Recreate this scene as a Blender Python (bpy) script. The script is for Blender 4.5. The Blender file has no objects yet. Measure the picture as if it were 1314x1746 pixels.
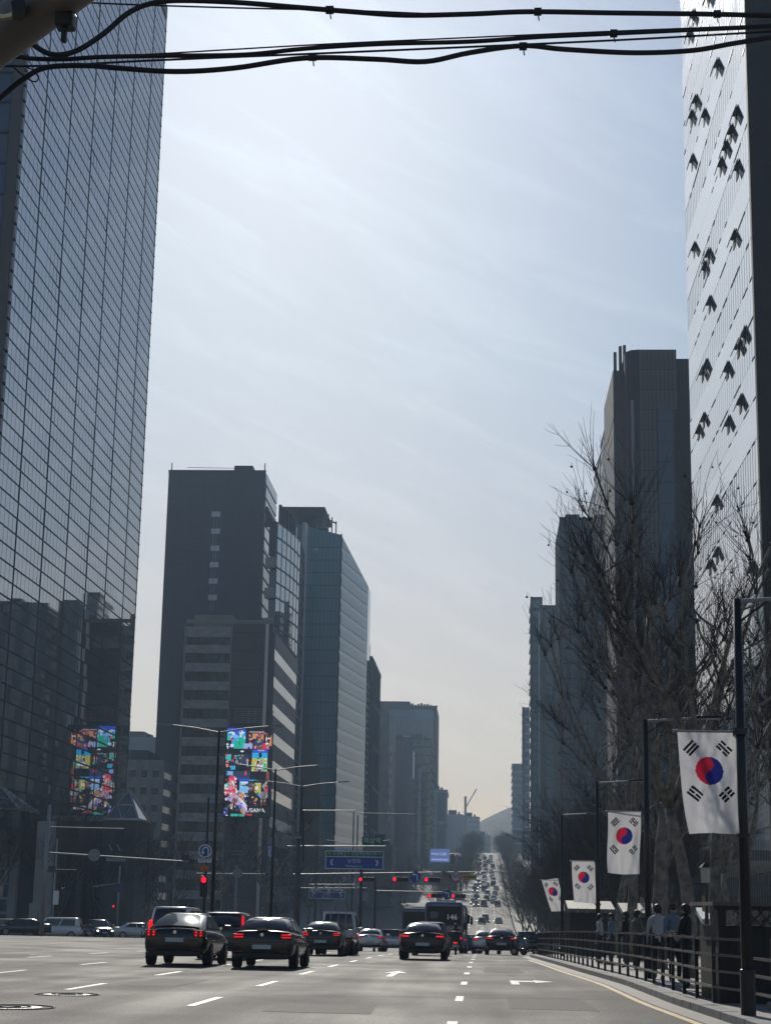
import bpy, bmesh, math, random
import numpy as np
from mathutils import Vector, Matrix

R = math.radians
scene = bpy.context.scene
COL = scene.collection
rng = random.Random(7)

# ------------------------------------------------------------------ camera
F, CX, CY = 2900.0, 657.0, 873.0            # focal length and centre in photograph pixels
CAMZ = 1.55
Zc = Vector((239, 12488, -2900)).normalized()
Yc = Vector((168, -678, -2900)); Yc = (Yc - Zc * Yc.dot(Zc)).normalized()
Xc = Yc.cross(Zc)
cam = bpy.data.cameras.new('camera'); cam_ob = bpy.data.objects.new('camera', cam); COL.objects.link(cam_ob)
cam.sensor_width = 36; cam.lens = F / 1746 * 36
cam.clip_start = .1; cam.clip_end = 9000
cam_ob.matrix_world = Matrix.Translation((0, 0, CAMZ)) @ Matrix((Xc, Yc, Zc)).to_4x4()
scene.camera = cam_ob

# ------------------------------------------------------------------ light
SUN_EL, SUN_AZ = 30.8, -8.0                  # azimuth clockwise from +Y
world = bpy.data.worlds.new('World'); scene.world = world; world.use_nodes = True
wn = world.node_tree; wl = wn.links
bg = wn.nodes['Background']
sky = wn.nodes.new('ShaderNodeTexSky'); sky.sky_type = 'NISHITA'; sky.sun_disc = False
sky.sun_elevation = R(SUN_EL); sky.sun_rotation = R(SUN_AZ)
sky.air_density = 1.0; sky.dust_density = .66; sky.ozone_density = 1.0
tc = wn.nodes.new('ShaderNodeTexCoord')
mp = wn.nodes.new('ShaderNodeMapping'); mp.vector_type = 'TEXTURE'; mp.inputs['Rotation'].default_value = (0, R(24), R(8)); mp.inputs['Scale'].default_value = (.24, .34, .045)
wl.new(tc.outputs['Generated'], mp.inputs[0])
cn = wn.nodes.new('ShaderNodeTexNoise'); cn.inputs['Scale'].default_value = 2.4; cn.inputs['Detail'].default_value = 9; cn.inputs['Roughness'].default_value = .62; cn.inputs['Distortion'].default_value = .7
wl.new(mp.outputs[0], cn.inputs['Vector'])
cr = wn.nodes.new('ShaderNodeValToRGB'); cr.color_ramp.elements[0].position = .47; cr.color_ramp.elements[1].position = .80
cr.color_ramp.elements[0].color = (0, 0, 0, 1); cr.color_ramp.elements[1].color = (.42, .42, .42, 1)
wl.new(cn.outputs['Fac'], cr.inputs[0])
mx = wn.nodes.new('ShaderNodeMix'); mx.data_type = 'RGBA'
hsv = wn.nodes.new('ShaderNodeHueSaturation'); hsv.inputs['Saturation'].default_value = .25; hsv.inputs['Value'].default_value = 1.22
wl.new(sky.outputs[0], hsv.inputs['Color'])
wl.new(cr.outputs[0], mx.inputs[0]); wl.new(sky.outputs[0], mx.inputs[6]); wl.new(hsv.outputs[0], mx.inputs[7])
# city smog: greyer and warmer low down, clearer blue higher up, the same all round
sx = wn.nodes.new('ShaderNodeSeparateXYZ'); wl.new(tc.outputs['Generated'], sx.inputs[0])
sg = wn.nodes.new('ShaderNodeValToRGB'); e = sg.color_ramp.elements
e[0].position = .0; e[0].color = (1.05, .91, .86, 1); e[1].position = .14; e[1].color = (1.03, .95, .92, 1)
for p_, c_ in ((.31, (.96, 1.065, 1.125, 1)), (.5, (.92, 1.08, 1.25, 1))): q_ = e.new(p_); q_.color = c_
wl.new(sx.outputs['Z'], sg.inputs[0])
ml = wn.nodes.new('ShaderNodeMix'); ml.data_type = 'RGBA'; ml.blend_type = 'MULTIPLY'; ml.inputs[0].default_value = 1
wl.new(mx.outputs[2], ml.inputs[6]); wl.new(sg.outputs[0], ml.inputs[7])
wl.new(ml.outputs[2], bg.inputs[0]); bg.inputs[1].default_value = .0625
sun = bpy.data.lights.new('sun', 'SUN'); sun.energy = 3.5; sun.angle = R(.5); sun.color = (1, .94, .84)
sun_ob = bpy.data.objects.new('sun', sun); COL.objects.link(sun_ob)
sd = Vector((math.sin(R(SUN_AZ)) * math.cos(R(SUN_EL)), math.cos(R(SUN_AZ)) * math.cos(R(SUN_EL)), math.sin(R(SUN_EL))))
sun_ob.rotation_euler = sd.to_track_quat('Z', 'Y').to_euler(); sun_ob.location = (0, -20, 60)
vs = scene.view_settings; vs.view_transform = 'Standard'; vs.look = 'None'; vs.gamma = 1; vs.use_curve_mapping = False
vs.exposure = 0.0
scene.cycles.max_bounces = 6; scene.cycles.volume_bounces = 0; scene.cycles.caustics_reflective = False; scene.cycles.caustics_refractive = False

# ------------------------------------------------------------------ placing: a photograph pixel at a street distance
def ray(px, py):
    c = Vector((px - CX, CY - py, -F)); return Vector((c.dot(Xc), c.dot(Yc), c.dot(Zc)))
def P(px, py, d):
    w = ray(px, py); return Vector((w.x / w.y * d, d, CAMZ + w.z / w.y * d))
def PX(px, py, x):                            # where the ray meets the vertical plane at that x
    w = ray(px, py); return Vector((x, w.y / w.x * x, CAMZ + w.z / w.x * x))

_pts = [(0, 0), (50, -.25), (100, -1.), (150, -2.25), (200, -3.6), (260, -4.9), (320, -5.2), (380, -4.2), (435, -2.), (500, 1.5), (600, 8), (800, 23), (1000, 33), (1300, 37), (1600, 40), (2700, 42)]
def ZM(y):
    if y <= 0: return 0.
    if y <= 150: return -1e-4 * y * y
    for i in range(3, len(_pts) - 1):
        (a, za), (b, zb) = _pts[i], _pts[i + 1]
        if y <= b:
            p0, p3 = _pts[i - 1], _pts[min(i + 2, len(_pts) - 1)]
            m0 = (zb - p0[1]) / (b - p0[0]); m1 = (p3[1] - za) / (p3[0] - a)
            t = (y - a) / (b - a); h = b - a
            return (2*t**3-3*t*t+1)*za + (t**3-2*t*t+t)*h*m0 + (-2*t**3+3*t*t)*zb + (t**3-t*t)*h*m1
    return _pts[-1][1]
def ZR(x, y):
    t = min(1, max(0, (-x - 12) / 16)); t = t * t * (3 - 2 * t)
    if y <= 0: return 0.
    if y <= 150: return -(1e-4 - 3.5e-5 * t) * y * y
    return ZM(y) + .79 * t * max(0, 1 - (y - 150) / 220)

# ------------------------------------------------------------------ materials
MATS = {}
def M(name, col, rough=.6, metal=0., ior=1.45, var=0., vscale=6., bump=0., bscale=40., emit=None, estr=0., coat=0., stretch=None):
    if name in MATS: return MATS[name]
    m = bpy.data.materials.new(name); m.use_nodes = True; MATS[name] = m
    n, l = m.node_tree.nodes, m.node_tree.links; b = n['Principled BSDF']
    b.inputs['Base Color'].default_value = (*col, 1); b.inputs['Roughness'].default_value = rough
    b.inputs['Metallic'].default_value = metal; b.inputs['IOR'].default_value = ior
    b.inputs['Coat Weight'].default_value = coat; b.inputs['Coat Roughness'].default_value = .13
    if emit: b.inputs['Emission Color'].default_value = (*emit, 1); b.inputs['Emission Strength'].default_value = estr
    if var or bump:
        t = n.new('ShaderNodeTexCoord'); src = t.outputs['Object']
        if stretch:
            q = n.new('ShaderNodeMapping'); q.inputs['Scale'].default_value = stretch; l.new(src, q.inputs[0]); src = q.outputs[0]
    if var:
        z = n.new('ShaderNodeTexNoise'); z.inputs['Scale'].default_value = vscale; z.inputs['Detail'].default_value = 5; z.inputs['Roughness'].default_value = .6
        l.new(src, z.inputs['Vector'])
        r = n.new('ShaderNodeMapRange'); r.inputs[1].default_value = .3; r.inputs[2].default_value = .7; r.inputs[3].default_value = 1 - var; r.inputs[4].default_value = 1 + var
        l.new(z.outputs['Fac'], r.inputs[0])
        v = n.new('ShaderNodeVectorMath'); v.operation = 'SCALE'; v.inputs[0].default_value = col; l.new(r.outputs[0], v.inputs['Scale'])
        l.new(v.outputs[0], b.inputs['Base Color'])
    if bump:
        z = n.new('ShaderNodeTexNoise'); z.inputs['Scale'].default_value = bscale; z.inputs['Detail'].default_value = 3; l.new(src, z.inputs['Vector'])
        u = n.new('ShaderNodeBump'); u.inputs['Strength'].default_value = bump; u.inputs['Distance'].default_value = .05; l.new(z.outputs['Fac'], u.inputs['Height']); l.new(u.outputs[0], b.inputs['Normal'])
    return m

# ------------------------------------------------------------------ mesh builder
class MB:
    def __init__(s): s.v = []; s.f = []; s.m = []
    def face(s, pts, m=0):
        k = len(s.v); s.v += [tuple(p) for p in pts]; s.f.append(tuple(range(k, k + len(pts)))); s.m.append(m); return s
    def box(s, x0, x1, y0, y1, z0, z1, m=0):
        k = len(s.v)
        s.v += [(x0,y0,z0),(x1,y0,z0),(x1,y1,z0),(x0,y1,z0),(x0,y0,z1),(x1,y0,z1),(x1,y1,z1),(x0,y1,z1)]
        for f in ((0,3,2,1),(4,5,6,7),(0,1,5,4),(1,2,6,5),(2,3,7,6),(3,0,4,7)): s.f.append(tuple(k + i for i in f)); s.m.append(m)
        return s
    def prism(s, poly, z0, z1, m=0):          # poly in xy, counter-clockwise; z0/z1 numbers or lists
        n = len(poly); k = len(s.v)
        a = z0 if hasattr(z0, '__len__') else [z0] * n; b = z1 if hasattr(z1, '__len__') else [z1] * n
        s.v += [(p[0], p[1], a[i]) for i, p in enumerate(poly)] + [(p[0], p[1], b[i]) for i, p in enumerate(poly)]
        s.f.append(tuple(k + i for i in reversed(range(n)))); s.f.append(tuple(k + n + i for i in range(n))); s.m += [m, m]
        for i in range(n): j = (i + 1) % n; s.f.append((k+i, k+j, k+n+j, k+n+i)); s.m.append(m)
        return s
    def loft(s, rings, m=0, caps=True):
        n = len(rings[0]); k = len(s.v)
        for r in rings: s.v += [tuple(p) for p in r]
        for i in range(len(rings) - 1):
            for j in range(n):
                q = (j + 1) % n; s.f.append((k+i*n+j, k+i*n+q, k+(i+1)*n+q, k+(i+1)*n+j)); s.m.append(m)
        if caps:
            s.f.append(tuple(k + j for j in reversed(range(n)))); e = k + (len(rings)-1)*n; s.f.append(tuple(e + j for j in range(n))); s.m += [m, m]
        return s
    def tube(s, pts, rad, n=6, m=0, caps=True):
        pts = [Vector(p) for p in pts]
        if not hasattr(rad, '__len__'): rad = [rad] * len(pts)
        d0 = (pts[1] - pts[0]).normalized(); u = d0.orthogonal().normalized(); rings = []
        for i, p in enumerate(pts):
            d = (pts[min(i+1, len(pts)-1)] - pts[max(i-1, 0)])
            d = d.normalized() if d.length > 1e-9 else d0
            u = (u - d * u.dot(d)); u = u.normalized() if u.length > 1e-6 else d.orthogonal().normalized(); w = d.cross(u)
            rings.append([p + (u * math.cos(2*math.pi*k/n) + w * math.sin(2*math.pi*k/n)) * rad[i] for k in range(n)])
        return s.loft(rings, m, caps)
    def cyl(s, c, axis, r, h, n=16, m=0, r2=None):
        c = Vector(c); a = Vector(axis).normalized(); return s.tube([c - a*h/2, c + a*h/2], [r, r if r2 is None else r2], n, m)
    def disc(s, c, r, n=20, m=0, sx=1.):       # disc facing -Y
        return s.face([(c[0] + r*sx*math.cos(2*math.pi*k/n), c[1], c[2] + r*math.sin(2*math.pi*k/n)) for k in range(n)], m)
    def build(s, name, mats, parent=None, origin=(0,0,0), smooth=False, bevel=0., subsurf=0):
        me = bpy.data.meshes.new(name); o = origin
        me.from_pydata([(p[0]-o[0], p[1]-o[1], p[2]-o[2]) for p in s.v], [], s.f)
        mats = mats if isinstance(mats, (list, tuple)) else [mats]
        for q in mats: me.materials.append(q)
        if len(mats) > 1: me.polygons.foreach_set('material_index', s.m)
        if smooth: me.polygons.foreach_set('use_smooth', [True] * len(me.polygons))
        return link(name, me, parent, bevel=bevel, subsurf=subsurf)
def link(name, me, parent=None, loc=None, rot=None, scale=None, bevel=0., subsurf=0):
    ob = bpy.data.objects.new(name, me); COL.objects.link(ob)
    if parent: ob.parent = parent
    if loc is not None: ob.location = loc
    if rot is not None: ob.rotation_euler = rot
    if scale is not None: ob.scale = scale
    if bevel: b = ob.modifiers.new('bevel', 'BEVEL'); b.width = bevel; b.segments = 2; b.limit_method = 'ANGLE'
    if subsurf: b = ob.modifiers.new('sub', 'SUBSURF'); b.levels = b.render_levels = subsurf
    return ob
def tag(o, label, cat, group=None):
    o['label'] = label; o['category'] = cat
    if group: o['group'] = group
    return o
def root(name, loc, label, cat, group=None, rz=0.):
    o = bpy.data.objects.new(name, None); COL.objects.link(o); o.location = loc; o.rotation_euler = (0, 0, rz); o.empty_display_size = .3
    return tag(o, label, cat, group)
def kind(o, k): o['kind'] = k; return o
def copy_thing(o, loc, rz=None, scale=None):
    def rec(s, par):
        c = s.copy(); COL.objects.link(c)
        if par: c.parent = par
        for ch in list(s.children): rec(ch, c)
        return c
    c = rec(o, None); c.location = loc
    if rz is not None: c.rotation_euler = (0, 0, rz)
    if scale is not None: c.scale = scale
    return c
_dg = None
def text(body, size, loc, mat, parent, name='lettering', face='-y', width=None, squash=1.):
    c = bpy.data.curves.new(name, 'FONT'); c.body = body; c.size = size; c.align_x = 'CENTER'; c.align_y = 'CENTER'; c.resolution_u = 2
    t = bpy.data.objects.new(name, c); COL.objects.link(t)
    dg = bpy.context.evaluated_depsgraph_get(); me = bpy.data.meshes.new_from_object(t.evaluated_get(dg)); bpy.data.objects.remove(t)
    xs = [v.co.x for v in me.vertices] or [0, 1]; k = width / (max(xs) - min(xs)) if width else 1.
    for v in me.vertices: v.co = Vector((v.co.x * k * squash, 0, v.co.y * k))
    me.materials.clear(); me.materials.append(mat); me.name = name
    return link(name, me, parent, loc)

# ------------------------------------------------------------------ shared materials
asphalt = M('asphalt', (.092, .085, .076), .66, var=.34, vscale=14., bump=.6, bscale=22)
_n, _l = asphalt.node_tree.nodes, asphalt.node_tree.links; _b = _n['Principled BSDF']; _src = _b.inputs['Base Color'].links[0].from_socket
_tc = _n.new('ShaderNodeTexCoord'); _mp = _n.new('ShaderNodeMapping'); _mp.inputs['Scale'].default_value = (.75, .05, 1); _l.new(_tc.outputs['Object'], _mp.inputs[0])
_nz = _n.new('ShaderNodeTexNoise'); _nz.inputs['Scale'].default_value = 1.; _nz.inputs['Detail'].default_value = 4; _l.new(_mp.outputs[0], _nz.inputs['Vector'])
_nb = _n.new('ShaderNodeTexNoise'); _nb.inputs['Scale'].default_value = .22; _nb.inputs['Detail'].default_value = 6; _l.new(_tc.outputs['Object'], _nb.inputs['Vector'])
_ad = _n.new('ShaderNodeMath'); _ad.operation = 'ADD'; _l.new(_nz.outputs['Fac'], _ad.inputs[0]); _l.new(_nb.outputs['Fac'], _ad.inputs[1])
_mr = _n.new('ShaderNodeMapRange'); _mr.inputs[1].default_value = .75; _mr.inputs[2].default_value = 1.25; _mr.inputs[3].default_value = .72; _mr.inputs[4].default_value = 1.22; _l.new(_ad.outputs[0], _mr.inputs[0])
_vm = _n.new('ShaderNodeVectorMath'); _vm.operation = 'SCALE'; _l.new(_src, _vm.inputs[0]); _l.new(_mr.outputs[0], _vm.inputs['Scale']); _l.new(_vm.outputs[0], _b.inputs['Base Color'])
_m2 = _n.new('ShaderNodeMapRange'); _m2.inputs[1].default_value = .75; _m2.inputs[2].default_value = 1.25; _m2.inputs[3].default_value = .70; _m2.inputs[4].default_value = .86; _l.new(_ad.outputs[0], _m2.inputs[0]); _l.new(_m2.outputs[0], _b.inputs['Roughness'])
concrete = M('concrete', (.30, .29, .27), .8, var=.2, vscale=2.)
paving = M('paving', (.24, .225, .205), .75, var=.2, vscale=1.3)
kerbstone = M('kerb_granite', (.22, .21, .20), .8, var=.25, vscale=3.)
white_line = M('white_line', (.62, .61, .58), .6, var=.45, vscale=7.)
yellow_line = M('yellow_line', (.60, .40, .16), .65, var=.25, vscale=3.)
soil = M('soil', (.10, .09, .075), .9, var=.3, vscale=.2)
black_metal = M('black_metal', (.012, .013, .015), .35, 0., var=0)
rail_metal = M('rail_metal', (.03, .03, .034), .3, .4)
galv = M('galvanised_steel', (.30, .30, .30), .5, .5)
grey_paint = M('grey_paint', (.26, .26, .26), .5)
dark_paint = M('dark_paint', (.03, .032, .036), .45)
sign_blue = M('sign_blue', (.012, .07, .30), .4)
sign_green = M('sign_green', (.01, .13, .07), .4)
sign_white = M('sign_white', (.75, .76, .78), .5)
sign_red = M('sign_red', (.55, .02, .03), .5)
sign_yellow = M('sign_yellow', (.65, .34, .03), .5)
red_on = M('red_lamp_on', (.5, .01, .02), .4, emit=(1, .008, .03), estr=1.6)
lens_off = M('lens_off', (.02, .022, .02), .3)
tail_on = M('tail_lamp_on', (.4, .0, .01), .3, emit=(1, .006, .012), estr=1.1)
tail_off = M('tail_lamp_off', (.16, .005, .01), .2)
head_on = M('head_lamp_on', (.8, .8, .8), .3, emit=(1, .96, .85), estr=4.)
tyre_m = M('tyre', (.012, .012, .012), .8)
rim_m = M('wheel_rim', (.25, .25, .26), .3, .8)
plate_m = M('licence_plate', (.55, .57, .58), .5)
car_glass = M('car_glass', (.010, .012, .014), .07, ior=1.7)
trim_black = M('trim_black', (.012, .012, .013), .5)
chrome = M('chrome', (.6, .6, .6), .12, 1.)
bark_plane = M('plane_bark', (.19, .17, .14), .9, var=.55, vscale=4., bump=.6, bscale=12)
twig_m = M('twig_bark', (.055, .047, .040), .9, var=.3, vscale=3.)
bark_dark = M('zelkova_bark', (.065, .058, .052), .9, var=.3, vscale=4.)
roof_dark = M('roof_dark', (.06, .062, .066), .8)
# ------------------------------------------------------------------ ground, road, pavement
def KX(y):
    pts = [(-60, 4.2), (20, 3.9), (26, 3.78), (33, 3.5), (43, 3.4), (55, 2.95), (75, 2.5), (90, 2.35), (94, 2.7), (97.5, 4.0), (100, 6.2), (106, 7.), (3000, 7.)]
    for (a, p), (b, q) in zip(pts, pts[1:]):
        if y <= b: return p + (q - p) * (y - a) / (b - a)
    return 7.
YS = [-60, -30, -10, 0] + list(range(6, 90, 6)) + list(range(90, 108, 2)) + list(range(110, 200, 8)) + list(range(200, 520, 12)) + list(range(520, 1000, 30)) + list(range(1000, 2800, 150))
def sheet(name, xs, dz, mat, y0=-60, y1=2700, k='structure', parent=None):
    mb = MB(); ys = [y for y in YS if y0 <= y <= y1]; g = []
    for y in ys:
        row = [x(y) if callable(x) else x for x in xs]; g.append(row)
        for x in row: mb.v.append((x, y, ZR(x, y) + dz))
    n = len(xs)
    for i in range(len(ys) - 1):
        for j in range(n - 1): mb.f.append((i*n+j, i*n+j+1, (i+1)*n+j+1, (i+1)*n+j)); mb.m.append(0)
    o = mb.build(name, mat, parent, smooth=True)
    if not parent: kind(o, k)
    return o
XB = [-28, -25, -22, -20, -18, -16, -14, -12]
ground = sheet('ground', [-1400, -700, -300, -120, -70, -46, -36] + XB + [-4, 7, 25, 60, 200, 700, 1400], -.03, soil)
road = sheet('road', [-41, -34] + XB + [-8, -4, 0, KX], 0, asphalt, y1=1350)
cross = sheet('side_road', [-260, -120, -41], .0, asphalt, 138, 178)
pav_r = sheet('pavement', [lambda y: KX(y) + .3, 8, 25, 60], .13, paving, y1=1350)
pav_l = sheet('far_pavement', [-90, -60, -36.3], .13, paving, 178, 1350)
# kerb stones of the right pavement
kind(MB().prism([(-23.6 + 1.9*math.cos(a), 185 + 6*math.sin(a)) for a in np.linspace(0, 2*math.pi, 17)[:-1]], ZR(-23, 185) - .4, ZR(-23, 185) + .16).build('traffic_island', paving), 'structure')
mbk = [MB().box(0, .3, .004, .996, -.05, .135).build('kerb_stone', kerbstone, pav_r, bevel=.012)]
y = 20.; first = True
while y < 99:
    a, b = KX(y), KX(y + 1); ang = math.atan2(a - b, 1); z = ZR(a, y)
    o = mbk[0] if first else mbk[0].copy()
    if not first: COL.objects.link(o)
    first = False
    o.location = (a, y, z + rng.uniform(-.004, .004)); o.rotation_euler = (math.atan2(ZR(b, y+1) - z, 1), 0, ang + rng.uniform(-.006, .006)); y += 1
mb = MB(); y = 106
while y < 900:
    mb.box(7, 7.3, y, y + 9.9, ZR(7, y + 5) - .5, ZR(7, y + 5) + .14); y += 10
mb.build('far_kerb', kerbstone, pav_r)
mb = MB(); y = 178
while y < 900:
    mb.box(-36.3, -36, y, y + 9.9, ZR(-36, y + 5) - .5, ZR(-36, y + 5) + .14); y += 10
mb.build('far_kerb', kerbstone, pav_l)
# gutter strip, yellow edge line
mbg, mby = MB(), MB()
for y in range(16, 98, 2):
    q = [(KX(y) - .42, y), (KX(y) - .005, y), (KX(y+2) - .005, y+2), (KX(y+2) - .42, y+2)]
    mbg.face([(a, b, ZR(a, b) + .004) for a, b in q])
    if y < 76:
        q = [(KX(y) - .62, y), (KX(y) - .48, y), (KX(y+2) - .48, y+2), (KX(y+2) - .62, y+2)]
        mby.face([(a, b, ZR(a, b) + .005) for a, b in q])
mbg.build('gutter_strip', M('gutter_concrete', (.21, .195, .175), .7, var=.2, vscale=2.), road); mby.build('yellow_edge_line', yellow_line, road)
def strip(name, x, y0, y1, w, mat, z=.005, x2=None):
    x2 = x if x2 is None else x2
    a = [(x-w/2, y0), (x+w/2, y0), (x2+w/2, y1), (x2-w/2, y1)]
    return MB().face([(p, q, ZR(p, q) + z) for p, q in a]).build(name, mat, road)
for X, ph, L, step in ((-.47, 32.3, 2.1, 8.4), (-4.78, 28.6, 3.2, 8.6), (-8., 24.3, 3.4, 9.2), (-11.7, 31.5, 3.4, 9.6), (-15.3, 30, 3.4, 9.4)):
    y = ph - 2 * step
    while y < 118:
        if y > 10: strip('lane_dash', X + rng.uniform(-.02, .02), y, y + L, .15, white_line)
        y += step
for X in (-15.9, -16.2): strip('centre_line', X, 62, 134, .14, yellow_line)
strip('stop_line', 0, 0, .01, .01, white_line).name = 'stop_line'
q = MB()
for x0, x1 in ((-15.5, -.6), (-.3, 6)): q.face([(a, b, ZR(a, b) + .006) for a, b in ((x0, 133), (x1, 133), (x1, 133.6), (x0, 133.6))])
o = bpy.data.objects['stop_line']; o.data = q.build('stop_line', white_line, road).data
bpy.data.objects.remove([p for p in road.children if p.name.startswith('stop_line.')][0])
# far hill: lane lines and the crossing
for X in (-10, -6.8, -3.6, -.4, 2.8):
    y = 330
    while y < 720:
        y0 = y; strip('lane_dash', X, y0, y0 + 5, .22, white_line); y += 14
for k in range(12): strip('crossing_bar', -12 + k * 1.45, 446, 450, .7, white_line)
# arrows
def arrow(x, y, L, right=False):
    pts = [(-.09, 0), (.09, 0), (.09, L*.62), (.32, L*.62), (0, L), (-.32, L*.62), (-.09, L*.62)]
    if right: pts = [(-.1, 0), (.1, 0), (.1, L*.5), (.5, L*.5), (.5, L*.36), (1., L*.62), (.5, L*.9), (.5, L*.72), (-.1, L*.72)]
    MB().face([(x + a, y + b, ZR(x+a, y+b) + .007) for a, b in pts]).build('turn_arrow' if right else 'lane_arrow', white_line, road)
arrow(-2.45, 45.5, 5.6); arrow(.75, 41.5, 4., True)
for px, py, r in ((38, 1713, .52), (135, 1690, .42)):
    h = 2.; d = 27 if r > .5 else 31.5
    X = (px - 825) / 2900 * d; Y = d
    rr = MB(); rr.tube([(X + r*math.cos(a), Y + r*math.sin(a), ZR(X, Y) + .004) for a in np.linspace(0, 2*math.pi, 33)], .022, 4)
    o = MB().face([(X + r*math.cos(2*math.pi*k/28), Y + r*math.sin(2*math.pi*k/28), ZR(X, Y + r*math.sin(2*math.pi*k/28)) + .008) for k in range(28)]).build('manhole_cover', M('cast_iron', (.07, .068, .064), .45, .5, var=.3, vscale=9., bump=.6, bscale=18), road)
    c = MB()
    for q in (.35, .65): c.tube([(X + r*q*math.cos(a), Y + r*q*math.sin(a), ZR(X, Y) + .012) for a in np.linspace(0, 2*math.pi, 25)], .012, 4)
    c.tube([(X + 1.35*r*math.cos(a), Y + 1.35*r*math.sin(a), ZR(X, Y) + .0) for a in np.linspace(0, 2*math.pi, 33)], .02, 4)
    c.build('cover_ribs', kerbstone, o)
# tar patches, sealed cracks and tyre-polished repairs in the asphalt
patch_m = M('tar_patch', (.070, .065, .059), .82, var=.25, vscale=9., bump=.4, bscale=22); seal_m = M('crack_seal', (.04, .038, .035), .97, ior=1.15)
pr = random.Random(4)
for (x, y, w, L) in ((-2.6, 27.5, 1.7, 2.6), (1.2, 30, 1.5, 5.), (-6.9, 36, 1.1, 4.), (-9.6, 29, 1.3, 3), (.6, 52, 1.2, 7), (-13.2, 44, 1.4, 6), (-3.4, 60, .9, 5)):
    q = [(x - w/2, y), (x + w/2, y + pr.uniform(-.2, .2)), (x + w/2 + pr.uniform(-.1, .1), y + L), (x - w/2, y + L + pr.uniform(-.2, .2))]
    MB().face([(a, b, ZR(a, b) + .003) for a, b in q]).build('asphalt_patch', patch_m, road)
for (x, y, dx, dy, n) in ((-4.2, 33, .9, .12, 8), (-8.8, 38, .25, 1., 9)):
    m = MB(); w = .012
    for k in range(n):
        x2, y2 = x + dx + pr.uniform(-.25, .25), y + dy + pr.uniform(-.2, .2)
        nx_, ny_ = (y2 - y), -(x2 - x); l_ = math.hypot(nx_, ny_); nx_, ny_ = nx_/l_*w, ny_/l_*w
        m.face([(a, b, ZR(a, b) + .006) for a, b in ((x - nx_, y - ny_), (x2 - nx_, y2 - ny_), (x2 + nx_, y2 + ny_), (x + nx_, y + ny_))]); x, y = x2, y2
    m.build('crack_seal', seal_m, road)
# far hill behind everything
mb = MB(); n = 60; hg = random.Random(3)
rows = [(1350, 0), (1450, .45), (1560, .8), (1680, 1), (1850, .9), (2200, .3)]
for (yy, k) in rows:
    for i in range(n + 1):
        x = -700 + 1400 * i / n
        ht = 38 + k * (46 + 20 * math.sin(x / 90.) + 9 * math.sin(x / 31. + 1) - .085 * abs(x - 40) + hg.uniform(-4, 4) * k)
        mb.v.append((x, yy, ht))
for r in range(len(rows) - 1):
    for i in range(n): a = r*(n+1)+i; mb.f.append((a, a+1, a+n+2, a+n+1)); mb.m.append(0)
kind(mb.build('hill', M('hill_wood', (.05, .055, .04), .95, var=.4, vscale=.05, bump=1., bscale=.2)), 'structure')

# ------------------------------------------------------------------ buildings
def gmat(name, col, rough=.04, ior=2.1, bump=.0, bs=.3):
    return M(name, col, rough, 0., ior, bump=bump, bscale=bs)
glass_sky = gmat('tower_glass', (.012, .018, .03), .02, 6., .004, .25)
glass_dark = gmat('dark_glass', (.010, .014, .02), .05, 1.8, .006, .3)
glass_teal = gmat('teal_glass', (.07, .27, .33), .06, 1.8, .006, .3)
glass_blue = gmat('blue_glass', (.06, .13, .20), .06, 1.8, .006, .3)
mull = M('mullion', (.035, .037, .042), .45, .3)
transom_m = M('transom', (.075, .066, .062), .5, .3)
stone_dark = M('dark_cladding', (.050, .050, .056), .7, var=.12, vscale=.15)
stone_grey = M('grey_stone', (.29, .285, .28), .8, var=.2, vscale=.3)
stone_light = M('light_stone', (.30, .295, .285), .8, var=.22, vscale=.3)
stone_purple = M('mauve_cladding', (.115, .11, .118), .7, var=.1, vscale=.3)
stone_brown = M('brown_granite', (.17, .15, .145), .7, var=.15, vscale=.4)

# --- left glass tower: facade on the street side (x = XT), front facing the camera
XT, ROW = -64., 2.27
bays = [213.8, 223.5, 236.7, 249.8, 262.7, 275.9, 289.4, 299.8]
z0t = ZR(-64, 250); TOP = P(290, 10, 300.).z; NROW = int((TOP - z0t) / ROW)
TOP = z0t + NROW * ROW
bays = [213.8 + (q - 213.8)*1.06 for q in bays]; YE = bays[-1]
tw = root('glass_tower', (XT, 213.8, z0t), 'tall tower of mirror glass bays on the left, reflecting sky above a dark skyline', 'tower')
og = tw.location
MB().box(-112, XT - .25, 214.6, YE - .5, z0t - 1, TOP).build('core', stone_dark, tw, og)
mp_ = {}
cells = []
for r in range(NROW):
    for b in range(7):
        y0, y1 = bays[b], bays[b+1]; zc = z0t + (r + .5) * ROW; yc = (y0 + y1) / 2
        vis = (zc - CAMZ) / yc < .60 and zc > z0t + 12
        cells.append((0 if vis else 1, yc * yc + (zc - 5) ** 2, r, b))
cells.sort(); joined = MB()
for i, (_, _, r, b) in enumerate(cells):
    y0, y1 = bays[b] + .09, bays[b+1] - .09; z0, z1 = z0t + r*ROW + .10, z0t + (r+1)*ROW - .15
    if i < 300:
        key = round(y1 - y0, 2)
        if key not in mp_:
            m0 = MB(); np_ = 7 if key > 11 else 5; w = (y1 - y0) / np_
            m0.box(0, .1, -(y1-y0)/2, (y1-y0)/2, -(z1-z0)/2, (z1-z0)/2)
            o = m0.build('glass_panel', glass_sky, tw); mp_[key] = o.data
        else: o = link('glass_panel', mp_[key], tw)
        o.location = (XT - .2 - og.x, (y0+y1)/2 - og.y, (z0+z1)/2 - og.z)
        o.rotation_euler = (0, R(rng.gauss(0, .10)), R(rng.gauss(0, .10)))
    else: joined.box(XT - .2, XT - .1, y0, y1, z0, z1)
kind(joined.build('upper_glass_panel', glass_sky, tw, og), 'stuff')
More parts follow.
